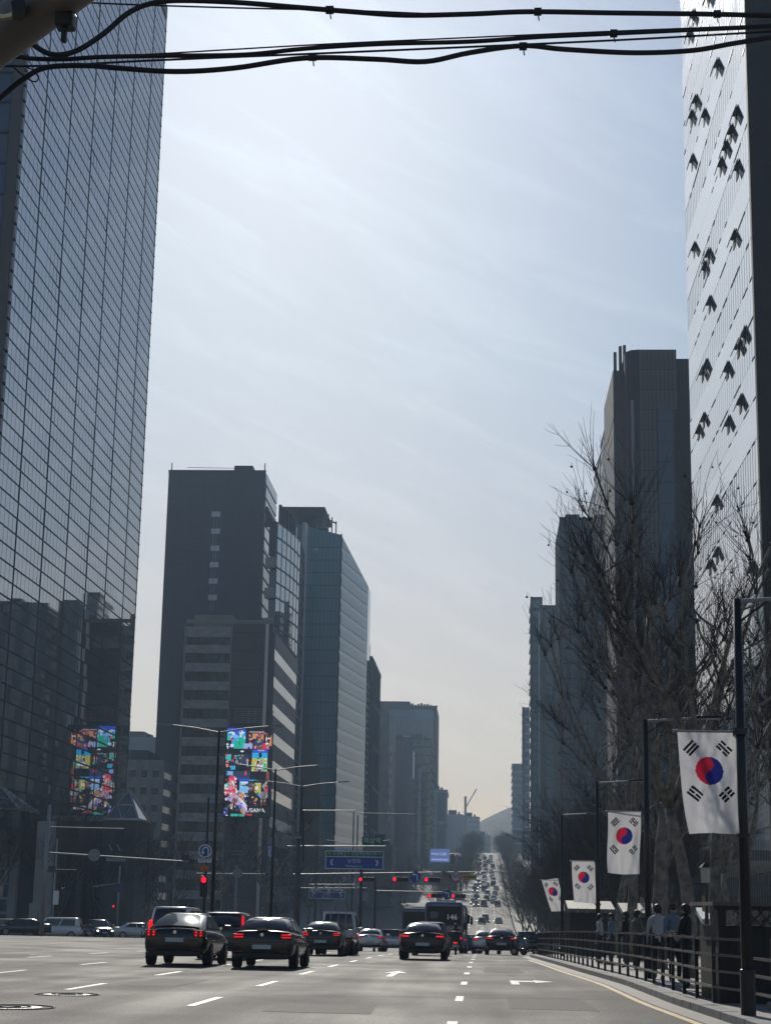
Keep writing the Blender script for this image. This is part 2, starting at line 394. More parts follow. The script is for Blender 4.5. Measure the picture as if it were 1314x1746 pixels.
for r in range(NROW + 1):
    z = z0t + r * ROW
    t = MB().box(XT - .24, XT - .06, 213.9, YE - .05, z - .15, z - .02, 0).box(XT - .24, XT - .08, 213.9, YE - .05, z + .05, z + .10, 1)
    t.build('transom', [mull, transom_m], tw, og)
for b in bays: MB().box(XT - .3, XT - .02, b - .10, b + .14, z0t, TOP + .6).build('mullion', mull, tw, og)
fin = MB()
for b in range(7):
    np_ = 7 if bays[b+1] - bays[b] > 11 else 5
    for k in range(1, np_): yy = bays[b] + (bays[b+1]-bays[b]) * k / np_; fin.box(XT - .12, XT - .088, yy - .03, yy + .03, z0t, TOP)
kind(fin.build('glazing_bar', mull, tw, og), 'stuff')
clips = MB()
for r in range(NROW): clips.box(XT - .1, XT + .08, YE - .15, YE + .15, z0t + r*ROW - .12, z0t + r*ROW + .02)
kind(clips.build('edge_bracket', mull, tw, og), 'stuff')
MB().box(XT - 1.7, XT - .3, 212.6, 214.0, z0t, TOP + 1).build('corner_column', M('column_metal', (.13, .115, .108), .5, .3), tw, og)
cl = MB()
for r in range(0, NROW): cl.box(XT - .5, XT + .05, 212.9, 213.6, z0t + r*ROW + .25, z0t + (r+1)*ROW - .25)
kind(cl.build('corner_fin', galv, tw, og), 'stuff')
fl = MB(); fg = MB()
for r in range(NROW // 2):
    z = z0t + r * 2 * ROW
    fg.box(-112, XT - 1.75, 213.5, 214.4, z + .25, z + 2*ROW - .05)
    fl.box(-112, XT - 1.75, 213.3, 214.4, z - .05, z + .25)
for k in range(14): x = XT - 2 - k * 3.4; fl.box(x - .05, x + .05, 213.35, 214.4, z0t, TOP)
fg.build('front_glazing', gmat('front_glass', (.02, .045, .09), .06, 1.9, .004, .3), tw, og); fl.build('front_frame', transom_m, tw, og)
MB().box(-112, XT, 213, YE + .2, TOP + .7, TOP + 3).build('parapet', mull, tw, og)

# --- right mirror tower: facade on x = XR, dark stone side facing the camera
XR = 25.; YN, YF = 152.2, 203.5; z0r = ZR(25, 170); HR = 168.; FLR = 3.95
rt = root('mirror_tower', (XR, YN, z0r), 'pale mirror-faced tower at the right with many small windows pushed open', 'tower'); og = rt.location
MB().box(XR + .5, 70, YN + .02, YF - .1, z0r - 1, HR).build('core', stone_dark, rt, og)
MB().box(XR - .25, 70, YN - .8, YN, z0r - 1, HR + 1).build('stone_side', M('black_stone', (.028, .025, .023), .75, var=.25, vscale=.4), rt, og)
glass_mir = gmat('mirror_glass', (.05, .055, .06), .05, 14., .003, .2)
n = int((HR - z0r) / FLR); gm = None
for k in range(n):
    if gm is None:
        o = MB().box(0, .3, 0, YF - YN - .1, .03, FLR - .03).build('glass_band', glass_mir, rt); gm = o.data
    else: o = link('glass_band', gm, rt)
    o.location = (rng.uniform(-.01, .01), .05, k * FLR); o.rotation_euler = (0, R(rng.gauss(0, .02)), R(rng.gauss(0, .015)))
v = MB(); yy = YN + 1.5
while yy < YF: v.box(XR - .010, XR + .1, yy - .015, yy + .02, z0r, HR); yy += 1.5
kind(v.build('glazing_bar', M('mirror_joint', (.3, .3, .31), .3, .7), rt, og), 'stuff')
j = MB(); j2 = random.Random(5)
for k in range(1, n):
    for q in range(34):
        if j2.random() < .28: yy = YN + q * 1.5; j.box(XR - .06, XR + .1, yy, yy + 1.5, z0r + k*FLR - .05, z0r + k*FLR + .04)
kind(j.build('open_vent_slot', dark_paint, rt, og), 'stuff')
wins = [(1222,118),(1185,178),(1200,202),(1175,214),(1254,200),(1245,231),(1236,258),(1228,286),(1168,320),(1181,435),(1207,440),(1200,461),(1251,410),(1209,521),(1268,575),(1258,596),(1203,628),(1197,639),(1239,634),(1199,719),(1189,742),(1241,726),(1220,860),(1222,948),(1282,975),(1210,968),(1181,33),(1172,73),(1207,0),(1262,690),(1256,292)]
wm = MB().box(-.04, .03, -1.05, 1.05, -1.55, 0, 0).box(-.07, .0, -1.12, -1.0, -1.6, .03, 1).box(-.07, 0, 1.0, 1.12, -1.6, .03, 1).box(-.07, 0, -1.12, 1.12, -1.66, -1.54, 1).prism([(.02, -1.06), (.30, -1.06), (.30, -1.02), (.02, -1.02)], [-1.5, -1.5, -1.5, -1.5], [-.1, -1.1, -1.1, -.1], 1)
wme = None
for px, py in wins:
    p = PX(px, py, XR); p.y = min(p.y, YF - 8)
    if wme is None: o = wm.build('open_window', [glass_dark, dark_paint], rt); wme = o.data
    else: o = link('open_window', wme, rt)
    o.scale = (.9, .9, .88); o.location = (-.06, p.y - YN, p.z - z0r + .9); o.rotation_euler = (0, R(rng.uniform(19, 25)), 0)
    # side stays
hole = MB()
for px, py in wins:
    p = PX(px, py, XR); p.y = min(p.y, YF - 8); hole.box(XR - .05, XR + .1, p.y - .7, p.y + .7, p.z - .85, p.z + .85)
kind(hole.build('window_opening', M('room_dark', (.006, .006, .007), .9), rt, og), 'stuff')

# --- generic block with floor slabs and piers standing proud of a glass core
def block(name, label, x0, x1, y0, y1, top, core, slab, floor=3.9, slab_h=1.5, pier=None, pier_w=.8, pier_n=0, side_n=0, z0=None, cat='building', proud=.25, start=0, slabs=True, roof=True, group=None, crown=None, fine=0, finemat=None, side=0):
    zb = ZR((x0+x1)/2, y0) if z0 is None else z0
    t = root(name, ((x0+x1)/2, y0, zb), label, cat, group); og = t.location
    MB().box(x0, x1, y0, y1, zb - 2, top).build('wall' if not slabs else 'core', core, t, og)
    n = int((top - zb) / floor)
    if slabs:
        for k in range(start, n + 1):
            z = top - k * floor
            if z - slab_h < zb: break
            MB().box(x0 - proud, x1 + proud, y0 - proud, y1 + proud, z - slab_h, z).build('floor_slab', slab, t, og)
    if pier:
        for k in range(pier_n):
            x = x0 + (x1 - x0) * (k / (pier_n - 1) if pier_n > 1 else .5)
            MB().box(x - pier_w/2, x + pier_w/2, y0 - proud - .12, y0 + .1, zb - 2, top + .05).build('pier', pier, t, og)
        xs = x1 if side >= 0 else x0
        for k in range(side_n):
            y = y0 + (y1 - y0) * (k + .5) / side_n
            MB().box(xs - proud - .12, xs + proud + .12, y - pier_w/2, y + pier_w/2, zb - 2, top + .05).build('pier', pier, t, og)
    if fine:
        m = MB()
        for k in range(1, fine):
            x = x0 + (x1 - x0) * k / fine; m.box(x - .08, x + .08, y0 - .14, y0, zb, top - .4)
        nn = max(2, int((y1 - y0) / ((x1 - x0) / fine)))
        xs = x1 if side >= 0 else x0
        for k in range(1, nn): y = y0 + (y1-y0)*k/nn; m.box(xs - .14, xs + .14, y - .08, y + .08, zb, top - .4)
        kind(m.build('glazing_bar', finemat or mull, t, og), 'stuff')
    if roof:
        m = MB(); w, d = x1 - x0, y1 - y0
        m.box(x0 + .2*w, x0 + .62*w, y0 + .3*d, y0 + .7*d, top, top + 3.2); m.box(x0 + .7*w, x0 + .8*w, y0 + .2*d, y0 + .4*d, top, top + 1.8)
        m.build('roof_plant', roof_dark, t, og)
        MB().tube([(x0 + .3*w, y0 + .3*d, top), (x0 + .3*w, y0 + .3*d, top + 7)], .09, 5).build('mast', galv, t, og)
    return t, og, zb

# --- dark slab tower with a column of small windows, d = 500
DD = 500; a = P(288, 806, DD); b = P(453, 806, DD); ztop = a.z; zb = ZR(-70, DD)
dk = root('dark_tower', ((a.x + b.x)/2, DD, zb), 'blank dark slab tower with one column of small lit-edged windows', 'tower'); og = dk.location
MB().box(a.x, b.x, DD, DD + 27, zb - 3, ztop).build('wall', M('dark_slab', (.052, .052, .062), .65, var=.1, vscale=.06), dk, og)
m = MB()
for k in range(1, 32): m.box(a.x + .3, b.x - .3, DD - .03, DD, ztop - k * 4.1 - .05, ztop - k * 4.1 + .05)
for k in range(1, 8): x = a.x + (b.x - a.x) * k / 8; m.box(x - .05, x + .05, DD - .025, DD, zb, ztop)
kind(m.build('panel_joint', M('joint_dark', (.030, .030, .034), .8), dk, og), 'stuff')
for k, (px, py) in enumerate(((369, 877), (368, 906), (367, 935), (365.5, 963), (364, 991), (363, 1019))):
    p = P(px, py, DD)
    f = MB().box(p.x - 1.3, p.x + 1.3, DD - .5, DD + .2, p.z - .8, p.z + .75).build('window', M('window_pale', (.75, .76, .78), .35), dk, og)
    MB().box(p.x - 1.15, p.x + 1.15, DD - .53, DD - .3, p.z + .02, p.z + .12).box(p.x - .05, p.x + .05, DD - .53, DD - .3, p.z - .7, p.z + .7).build('frame', grey_paint, f, og)
    MB().box(p.x - .75, p.x - .45, DD - .3, DD + .1, p.z - 4.1, p.z - .8).box(p.x + .1, p.x + .4, DD - .3, DD + .1, p.z - 4.1, p.z - .8).build('conduit_strip', grey_paint, dk, og)
MB().box(a.x - .1, b.x + .1, DD - .1, DD + .3, ztop, ztop + .9).box(a.x + .67*(b.x-a.x), a.x + .86*(b.x-a.x), DD + 1, DD + 12, ztop, ztop + 2.6).build('parapet', roof_dark, dk, og)
for px in (291, 453): p = P(px, 803, DD); MB().tube([(p.x + (.3 if px < 300 else -.3), DD + .4, ztop), (p.x + (.3 if px < 300 else -.3), DD + .4, ztop + 3.2)], .18, 5).build('mast', dark_paint, dk, og)
MB().tube([(P(318, 803, DD).x, DD + 2, ztop + 2.2), (P(400, 803, DD).x, DD + 2, ztop + 2.0)], .1, 4).build('roof_rail', galv, dk, og)
for k in range(16): MB().box(b.x, b.x + .35, DD + .3, DD + 26.7, ztop - k*4.1 - 3.4, ztop - k*4.1 - .2).build('side_glazing', glass_sky, dk, og)

# --- curved glass tower beside it
cz = P(475, 880, 452); zb = ZR(-55, 450)
arc = []
A0 = P(474, 885, 446); A1 = P(520, 903, 500)
for k in range(13):
    t = k / 12.; q = A0.lerp(A1, t); bul = 2.6 * math.sin(math.pi * t)
    arc.append((q.x + bul, q.y - bul * .15))
L0 = P(460, 885, 444)
cv = root('curved_tower', (A0.x, A0.y, zb), 'curved glass tower with stacked balconies beside the blank dark slab', 'tower'); og = cv.location
ztc = A0.z - 1; poly = [(L0.x, 447), (arc[0][0], arc[0][1])] + arc[1:] + [(A1.x - 4.5, 500), (L0.x, 490)]
MB().prism(poly, zb - 2, ztc).build('core', glass_dark, cv, og)
FH = 8.2 / 2
for k in range(24):
    z1 = ztc - k * FH - .3; z0 = z1 - FH + .5
    g = MB()
    for (p, q) in zip(arc, arc[1:]): g.face([(p[0] + .05, p[1] - .3, z0), (q[0] + .05, q[1] - .3, z0), (q[0] + .05, q[1] - .3, z1), (p[0] + .05, p[1] - .3, z1)])
    g.build('curved_glazing', glass_sky, cv, og, smooth=True)
    g = MB(); g.tube([(p[0] + .1, p[1] - .35, z0 - .2) for p in arc], .22, 4); g.build('curved_band', mull, cv, og)
m = MB()
for i in range(12): p = arc[i]; m.box(p[0] + .0, p[0] + .14, p[1] - .42, p[1] - .28, zb, ztc)
kind(m.build('glazing_bar', mull, cv, og), 'stuff')
for k in range(12):
    z = ztc - 12.5 - k * 8.2
    MB().box(L0.x - .9, arc[0][0] - .1, 444.6, 447.2, z, z + 2.6).build('balcony', M('balcony_pale', (.34, .33, .33), .6), cv, og)
MB().box(L0.x - .3, arc[0][0] - .2, 446.2, 447, ztc - 9, ztc + .4).build('corner_panel', stone_dark, cv, og)
MB().box(A1.x - .6, A1.x + .5, 499, 503, zb, A1.z + 2).build('end_fin', M('fin_pale', (.5, .5, .52), .4), cv, og)
m = MB()
for k in range(5): p = P(478 + k * 6, 872 + k * 5, 470 + k*3); m.box(p.x - .5, p.x + .3, 470 + k*3, 473 + k*3, ztc - 1, p.z + 2)
m.build('roof_fin', roof_dark, cv, og)

# --- screen building, d = 340
DS = 348; zb = ZR(-45, DS)
a = P(317, 1068, DS); mdl = P(398, 1066, DS); b = P(465, 1064, DS); e = P(397, 1075, DS)
ztl, ztr = a.z, b.z; X0, XM, X1 = a.x, mdl.x, b.x; YB = 394
sb = root('screen_building', ((X0+X1)/2, DS, zb), 'grey office block with striped left bays and a blank panel wall carrying the video screen', 'building'); og = sb.location
MB().box(X0, XM, DS + .35, YB, zb - 2, ztl).build('core', glass_dark, sb, og)
MB().box(XM, X1, DS + .02, YB, zb - 2, ztr).build('wall', stone_purple, sb, og)
for k in range(16):
    z = ztl - k * 3.83
    if z - 1.9 < zb: break
    MB().box(X0 - .15, XM - .35, DS, DS + 1, z - (2.2 if k == 0 else 1.75), z).build('spandrel', M('spandrel_pale', (.36, .37, .39), .5, var=.35, vscale=.5, stretch=(1, 1, 3)), sb, og)
    MB().box(XM - .4, XM - .1, DS - .08, DS + 1, z - 3.83, z).build('edge_pier', stone_grey, sb, og)
    MB().box(X0 - .2, X0 + .25, DS - .1, DS + 1, z - 3.83, z + .01).build('edge_pier', stone_grey, sb, og)
w = XM - X0
for k in range(15):
    z = ztl - k * 3.83 - 1.78
    if z - 2 < zb: break
    m = MB()
    for q in range(1, 7): x = X0 + w*q/7; m.box(x - .07, x + .07, DS + .2, DS + .36, z - 2.05, z)
    kind(m.build('window_frame', mull, sb, og), 'stuff')
    for q in (0, 3, 5): MB().box(X0 + w*q/7 + .12, X0 + w*(q + (1 if q != 3 else 2))/7 - .12, DS + .26, DS + .34, z - rng.uniform(.5, 1.9), z - .02).build('window_blind', M('blind', (.12, .13, .14), .7), sb, og) if rng.random() < .6 else None
ph = P(332, 1048, DS + 4); p2 = P(397, 1048, DS + 4)
MB().box(ph.x, p2.x, DS + 4, DS + 18, ztl, ph.z).build('penthouse', stone_grey, sb, og)
MB().box(ph.x + 1.6, p2.x - .9, DS + 3.7, DS + 4.1, ztl + .3, ph.z - .7).build('penthouse_louvre', stone_light, sb, og)
MB().box(X0 + .1, X1, DS - .05, DS + .3, ztr, ztr + .8).build('parapet', stone_grey, sb, og)
MB().box(XM + .2, X1 - 2.2, DS - .06, DS + .1, ztr - 5.4, ztr - 2.9).build('strip_window', glass_dark, sb, og)
for k in range(17):
    z = ztr - 1.9 - k * 3.83
    if z < zb: break
    MB().box(XM + .1, X1 - 1.9, DS - .02, DS + .05, z - .06, z + .06).build('panel_joint', dark_paint, sb, og)
MB().box(X1 - 1.4, X1 - .75, DS - .2, DS + .2, zb, ztr).build('bright_strip', M('strip_metal', (.55, .55, .57), .35, .6), sb, og)
lv = MB(); p = P(402, 1209, DS); q = P(446, 1232, DS)
for k in range(7): zz = q.z + (p.z - q.z)*k/6; lv.box(p.x, q.x, DS - .2, DS, zz - .09, zz + .09)
for k in range(5): xx = p.x + (q.x - p.x)*k/4; lv.box(xx - .08, xx + .08, DS - .22, DS, q.z, p.z)
lv.build('louvre', stone_grey, sb, og)
for k in range(12):
    z = ztr - 1.4 - k * 3.83 * 1.5
    if z < zb + 4: break
    MB().box(X1, X1 + .3, DS + 3, YB - .5, z - 3.2, z).build('side_spandrel', M('spandrel_side', (.24, .24, .26), .5, var=.25, vscale=.4), sb, og)
    MB().box(X1, X1 + .22, DS + 3, YB - .5, z - 5.6, z - 3.3).build('side_window', glass_sky, sb, og)
rq = MB(); p = P(395, 1434, DS); q = P(434, 1463, DS)
pl = MB().box(p.x, q.x, DS - .3, DS, q.z, p.z).build('name_board', dark_paint, sb, og)
stp = M('faded_print', (.24, .25, .27), .6)
text('Courtyard', 1.5, (p.x + 1.9 - og.x, DS - .32 - og.y, p.z - .95 - og.z), stp, pl, width=3.4)
MB().box(p.x + .4, p.x + 2.4, DS - .32, DS - .3, q.z + 1.2, q.z + 1.5).box(p.x + .4, p.x + 3.0, DS - .32, DS - .3, q.z + .5, q.z + .8).build('printed_line', stp, pl, og)

# the video screen hung on that wall
c0 = P(388, 1242, DS); c1 = P(465, 1242, DS); c2 = P(384, 1392, DS)
SW, SH = c1.x - c0.x, c0.z - c2.z
led = root('video_screen', (c0.x, DS - .7, c2.z), 'bright vertical video screen showing a collage of athletes above the word USANA', 'screen')
MB().box(-.2, SW + .2, -.3, .7, -.2, SH + .2).build('housing', dark_paint, led)
cols = dict(b=(.02,.10,.75), c=(.02,.45,.85), s=(.25,.55,.95), g=(.01,.50,.30), t=(.03,.6,.5), w=(.8,.85,.9), k=(.008,.008,.014), r=(.75,.03,.09), p=(.85,.25,.35), o=(.7,.30,.10), n=(.22,.07,.05), y=(.55,.55,.10), l=(.45,.40,.75), e=(.30,.32,.38), d=(.03,.05,.12))
keys = list(cols); lm = [M('screen_' + c, (0, 0, 0), .4, emit=cols[c], estr=.85) for c in keys]
S = MB(); lay = [0]
def sp(c, *pts):
    lay[0] += 1; yy = -.302 - lay[0] * .0003
    S.face([(u * SW, yy, (1 - v) * SH) for u, v in pts], keys.index(c))
def sr(c, u0, v0, u1, v1): sp(c, (u0, v1), (u1, v1), (u1, v0), (u0, v0))
def se(c, u, v, ru, rv, n=10): sp(c, *[(u + ru*math.cos(2*math.pi*k/n), v - rv*math.sin(2*math.pi*k/n)) for k in range(n)])
sr('k', 0, 0, 1, 1)
sr('b', .02, .0, .42, .05); sr('c', .02, .04, .42, .22); sr('b', .02, .03, .28, .08); se('w', .11, .075, .09, .035); se('s', .2, .095, .1, .02); se('w', .32, .05, .045, .025); se('w', .33, .09, .035, .015)
sr('t', .02, .06, .09, .15); sp('g', (.17, .235), (.38, .235), (.40, .17), (.38, .11), (.24, .12)); sr('k', .02, .14, .12, .21); se('w', .13, .20, .04, .02); se('w', .03, .21, .02, .01); se('r', .12, .13, .03, .02)
sr('s', .38, .175, .58, .23); sr('l', .38, .21, .58, .235)
sr('e', .50, .035, .82, .05); sr('o', .57, .06, .66, .12); sr('o', .76, .07, .82, .15); se('n', .71, .08, .05, .035); sp('d', (.60, .2), (.84, .2), (.80, .12), (.62, .12)); sr('e', .68, .14, .74, .165); sr('n', .50, .07, .54, .15); sr('w', .87, .10, .90, .14); sp('o', (.94, .2), (1., .2), (1., .07), (.97, .10)); sr('r', .80, .17, .95, .24); se('w', .9, .175, .04, .012); sr('p', .62, .2, .66, .235); sr('n', .66, .2, .8, .24)
sr('t', .0, .30, .12, .36); se('p', .04, .40, .035, .035); se('r', .16, .375, .03, .02); sr('e', .19, .31, .25, .35); sr('e', .22, .37, .28, .40); sr('c', .12, .43, .22, .475); sr('d', .3, .3, .5, .42); sr('l', .47, .35, .5, .42); se('w', .36, .265, .04, .01)
sr('b', .58, .245, .92, .30); sr('c', .58, .28, .92, .345); sr('l', .70, .245, .85, .26); sr('y', .58, .34, .92, .49); se('k', .76, .305, .035, .03); sp('n', (.64, .48), (.70, .37), (.80, .36), (.86, .48)); sr('w', .70, .41, .84, .46); sr('e', .74, .38, .82, .42); sr('g', .84, .38, .9, .48); sr('e', .68, .46, .84, .49)
sr('c', .04, .49, .18, .54); sr('l', .08, .50, .16, .53); sr('d', .2, .49, .55, .58); sp('r', (.42, .51), (.46, .48), (.48, .53), (.44, .54)); sr('n', .9, .49, .97, .6)
sr('b', .30, .575, .55, .60); sr('c', .55, .585, .8, .60); sr('s', .33, .605, .52, .735); sr('k', .33, .65, .52, .66); sr('w', .36, .61, .5, .63); se('n', .59, .67, .06, .055); sr('y', .66, .62, .80, .74); sr('w', .68, .66, .74, .70); sp('k', (.42, .92), (.80, .92), (.74, .76), (.62, .70), (.5, .76)); sp('o', (.84, .64), (.93, .60), (.93, .70), (.86, .70)); sr('r', .88, .66, .95, .74); se('e', .86, .76, .1, .045); sr('n', .8, .80, .93, .87)
sp('w', (0, .64), (.26, .68), (.3, .74), (.0, .74)); se('r', .16, .58, .08, .04); se('p', .16, .62, .07, .03); sp('r', (.05, .74), (.26, .76), (.23, .64), (.10, .65)); se('p', .14, .68, .04, .03); sr('t', .02, .63, .1, .68); sr('r', .0, .70, .07, .725)
sp('p', (.0, .76), (.22, .80), (.3, .76), (.2, .72), (.05, .73)); sp('l', (.0, .80), (.25, .86), (.48, .98), (.52, .88), (.34, .76), (.1, .78)); sp('w', (.3, .78), (.46, .84), (.5, .93), (.4, .86)); sp('o', (.3, .74), (.46, .74), (.44, .83), (.36, .8)); se('n', .24, .82, .06, .035); sp('k', (.10, 1), (.38, 1), (.34, .88), (.18, .86)); sp('y', (.08, .91), (.20, .91), (.20, .86), (.12, .87)); sr('b', .0, .92, .1, .99); sr('t', .16, .972, .46, 1); sp('o', (.42, .98), (.48, .98), (.40, .90), (.34, .90)); sr('w', .05, .975, .1, .995); sr('r', .5, .97, .62, .99)
sr_ = random.Random(9)
for (u0, v0, u1, v1, pal, n) in ((.02, .03, .42, .23, 'wtcbkg', 26), (.5, .04, .95, .24, 'onkepw', 34), (.0, .28, .5, .44, 'kdreto', 26), (.58, .34, .9, .48, 'ygkwe', 20), (.02, .56, .26, .76, 'rpwrt', 40), (.3, .6, .95, .78, 'sycwkno', 34), (.02, .76, .5, .98, 'lwobkn', 40), (.5, .78, .95, .885, 'nkeo', 18)):
    for _ in range(n): se(sr_.choice(pal), sr_.uniform(u0, u1), sr_.uniform(v0, v1), sr_.uniform(.008, .035), sr_.uniform(.004, .018), 7)
S.build('display', lm, led)
usm = M('screen_letter', (0, 0, 0), .4, emit=(.85, .87, .9), estr=1.)
text('USANA', 1.0, (SW * .70, -.45, SH * .068), usm, led, width=SW * .40)
text('CELLSENTIALS', .5, (SW * .62, -.45, SH * .158), usm, led, width=SW * .2) if False else None

# --- teal faceted tower, d = 520
zb = ZR(-45, 520); DT = 520
pa = P(506, 893, DT); pb = P(582, 912, DT); pc = P(628, 1000, 560); ztA = pa.z; ztB = pb.z; ztC = pc.z
tt = root('teal_tower', (pb.x, DT, zb), 'faceted teal glass tower with a slanted roofline and a flat helipad slab on top', 'tower'); og = tt.location
xA, xB, xC = pa.x, pb.x, pc.x
poly = [(xA, DT), (xB, DT), (xC, 560), (xC, 572), (xA, 572)]
MB().prism(poly, zb - 2, [ztA, ztB, ztC, ztC, ztA]).build('core', glass_teal, tt, og)
def zt_at(x): return ztA + (ztB - ztA) * (x - xA) / (xB - xA)
m = MB()
for k in range(1, 12): x = xA + (xB - xA)*k/12; m.box(x - .05, x + .05, DT - .1, DT, zb, zt_at(x) - .2)
kind(m.build('glazing_bar', M('teal_joint', (.02, .035, .045), .4), tt, og), 'stuff')
for k in range(1, 29):
    z = ztB - k * 4.05
    if z < zb: break
    MB().box(xA, xB - .02, DT - .16, DT, z - .09, z + .09).build('floor_joint', mull, tt, og)
for k in range(30):                            # chamfer face: alternating bands
    z1 = ztB - 1 - k * 4.05; z0 = z1 - 2.5
    if z0 < zb: break
    def lim(t): return ztB + (ztC - ztB) * t - .6
    g = []
    for (t0, t1) in ((0.03, .97),):
        A = (xB + (xC-xB)*t0 + .12, DT + 40*t0 - .12); B = (xB + (xC-xB)*t1 + .12, DT + 40*t1 - .12)
        za, zb_ = lim(t0), lim(t1)
        if z1 <= zb_: q = [(A, z0), (B, z0), (B, z1), (A, z1)]
        elif z0 >= zb_:
            if z0 >= za: continue
            t = t0 + (t1-t0) * (za - z0)/(za - zb_); Cc = (A[0] + (B[0]-A[0])*(t-t0)/(t1-t0), A[1] + (B[1]-A[1])*(t-t0)/(t1-t0)); t2 = max(0, (za - z1)/(za - zb_)); D_ = (A[0] + (B[0]-A[0])*t2, A[1] + (B[1]-A[1])*t2)
            q = [(A, z0), (Cc, z0), (D_, min(z1, za)), (A, min(z1, za))]
        else:
            t2 = (za - z1)/(za - zb_); D_ = (A[0] + (B[0]-A[0])*max(0, t2), A[1] + (B[1]-A[1])*max(0, t2)); q = [(A, z0), (B, z0), (B, zb_), (D_, min(z1, za)), (A, min(z1, za))]
    MB().face([(p[0], p[1], z) for p, z in q]).build('chamfer_glazing', M('chamfer_glass', (.10, .20, .20), .10, ior=1.5), tt, og)
MB().prism([(xB - .2, DT - .25), (xB + .25, DT - .2), (xB + .2, DT + .1), (xB - .2, DT + .1)], zb, ztB + .3).build('corner_trim', mull, tt, og)
p0 = P(514, 1055, DT - 1); p1 = P(546, 1330, DT - 1); p2 = P(514, 1330, DT - 1)
w = MB(); w.prism([(xA - .5, DT - 3.5), (p1.x, DT - .3), (p1.x, DT - .02), (xA - .5, DT - .02)], [p2.z, p1.z, p1.z, p2.z], [p0.z, p1.z + .2, p1.z + .2, p0.z])
w.prism([(xA - .5, DT - 3.5), (p1.x, DT - .3), (p1.x, DT - .02), (xA - .5, DT - .02)], zb, [p2.z, p1.z, p1.z, p2.z]); w.build('folded_facet', M('facet_glass', (.02, .032, .038), .12, ior=1.6), tt, og)
for k in range(30):
    z = zt_at(xC) - 40 - k*2.4
    if z < zb + 12: break
    MB().box(xC - .3, xC + .3, 561, 572, z - .35, z + .25).build('louvre', M('louvre_pale', (.34, .33, .32), .5), tt, og)
h0 = P(480, 864, 522); h1 = P(562, 868, 522)
MB().box(h0.x, h1.x - 1.5, 522, 548, h0.z - .9, h0.z).build('helipad_slab', stone_dark, tt, og)
m = MB()
m.box(P(508, 880, 530).x, P(538, 880, 530).x, 532, 544, ztB - 6, h0.z - .8)
m.box(h1.x - 3.4, h1.x - .8, 524, 530, ztB - 3, ztB + 3.2); m.box(h1.x + .2, h1.x + 2, 526, 530, ztB - 4, ztB + 1); 
m.build('roof_plant', roof_dark, tt, og)
m = MB()
for px, py in ((548, 878), (560, 885), (566, 890), (573, 897)): p = P(px, py, 528); m.tube([(p.x, 528, p.z - 5), (p.x, 528, p.z + 1.6)], .2, 5)
m.tube([(P(556, 884, 528).x, 528, P(556, 884, 528).z), (P(574, 893, 528).x, 528, P(574, 893, 528).z)], .25, 5); m.build('mast', roof_dark, tt, og)

# --- further left-side blocks
def blk_px(name, label, pl, pr, ptop, d, depth, core, slab, **k):
    a = P(pl, ptop, d); b = P(pr, ptop, d); return block(name, label, a.x, b.x, d, d + depth, a.z, core, slab, **k)
blk_px('old_office', 'weathered pale concrete block between the mirror tower and the dark slab', 180, 277, 1295, 420, 30, glass_dark, M('old_concrete', (.34, .34, .33), .85, var=.3, vscale=.5), floor=4.2, slab_h=2.5, pier=stone_light, pier_w=1.2, pier_n=6)
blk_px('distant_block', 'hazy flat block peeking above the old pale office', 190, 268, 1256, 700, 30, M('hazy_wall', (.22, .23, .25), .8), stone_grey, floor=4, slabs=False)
block('slim_office', 'slim dark office with boxed bay windows just behind the teal tower', -41, P(640, 1130, 585).x, 575, 612, P(628, 1130, 580).z, stone_grey, stone_brown, floor=14, slab_h=1.2, pier=stone_brown, pier_w=.8, pier_n=3, side_n=4, proud=.4)
blk_px('stone_office', 'grey stone office with sloped top corner and square side windows', 612, 664, 1212, 640, 48, stone_grey, stone_grey, floor=4, slabs=False, roof=False)
so = bpy.data.objects['stone_office']; og = so.location
xs = P(664, 1212, 640).x; zt = P(664, 1212, 640).z
for k in range(20):
    z = zt - 12 - k * 4.
    if z < 6: break
    MB().box(xs - .02, xs + .12, 648, 660, z - 2.6, z).build('window', M('pale_glazing', (.3, .32, .34), .1, ior=2.), so, og)
    MB().box(xs - 9.5, xs - 7, 639.85, 640, z - 1.9, z - .3).build('window', glass_dark, so, og) if k < 6 else None
MB().prism([(xs - 14, 641), (xs - .3, 641), (xs - .3, 680), (xs - 14, 680)], zt, [zt + 5, zt + .3, zt + .3, zt + 5]).build('sloped_roof', stone_grey, so, og)
# big louvred office with the overhang
a = P(630, 1203, 900); b = P(743, 1203, 900); zb = ZR(-40, 900); zt = a.z; zo = P(740, 1332, 900).z
bo = root('louvred_office', ((a.x+b.x)/2, 900, zb), 'broad blue-grey office with horizontal louvres and an overhanging upper half', 'building'); og = bo.location
MB().box(a.x, b.x - 3.5, 900.3, 950, zb - 3, zo + 1).build('lower_wall', glass_blue, bo, og); MB().box(a.x, b.x, 900, 950, zo, zt).build('upper_wall', glass_blue, bo, og)
for k in range(22): z = zt - 16 - k*1.9; MB().box(a.x + 8, b.x - 7, 899.4, 900, z - .35, z + .35).build('louvre', stone_grey, bo, og)
m = MB()
for k in range(22): x = a.x + 4 + k*(b.x - a.x - 6)/22; m.box(x - .2, x + .2, 899.6, 900, zt - 15, zt - 7)
kind(m.build('fin', stone_grey, bo, og), 'stuff')
m = MB(); m.box(a.x, b.x + .2, 899.5, 951, zt - 1.6, zt + .2); m.box(a.x + 2, b.x - 14, 905, 940, zt, zt + 3.); m.box(b.x - 1.2, b.x + .3, 899.4, 951, zo, zt); m.build('roof_edge', roof_dark, bo, og)
m = MB()
for k in range(14): x = a.x + 14 + k*1.6; m.box(x, x + 1.1, 902, 906, zt, zt + rng.uniform(.6, 1.9))
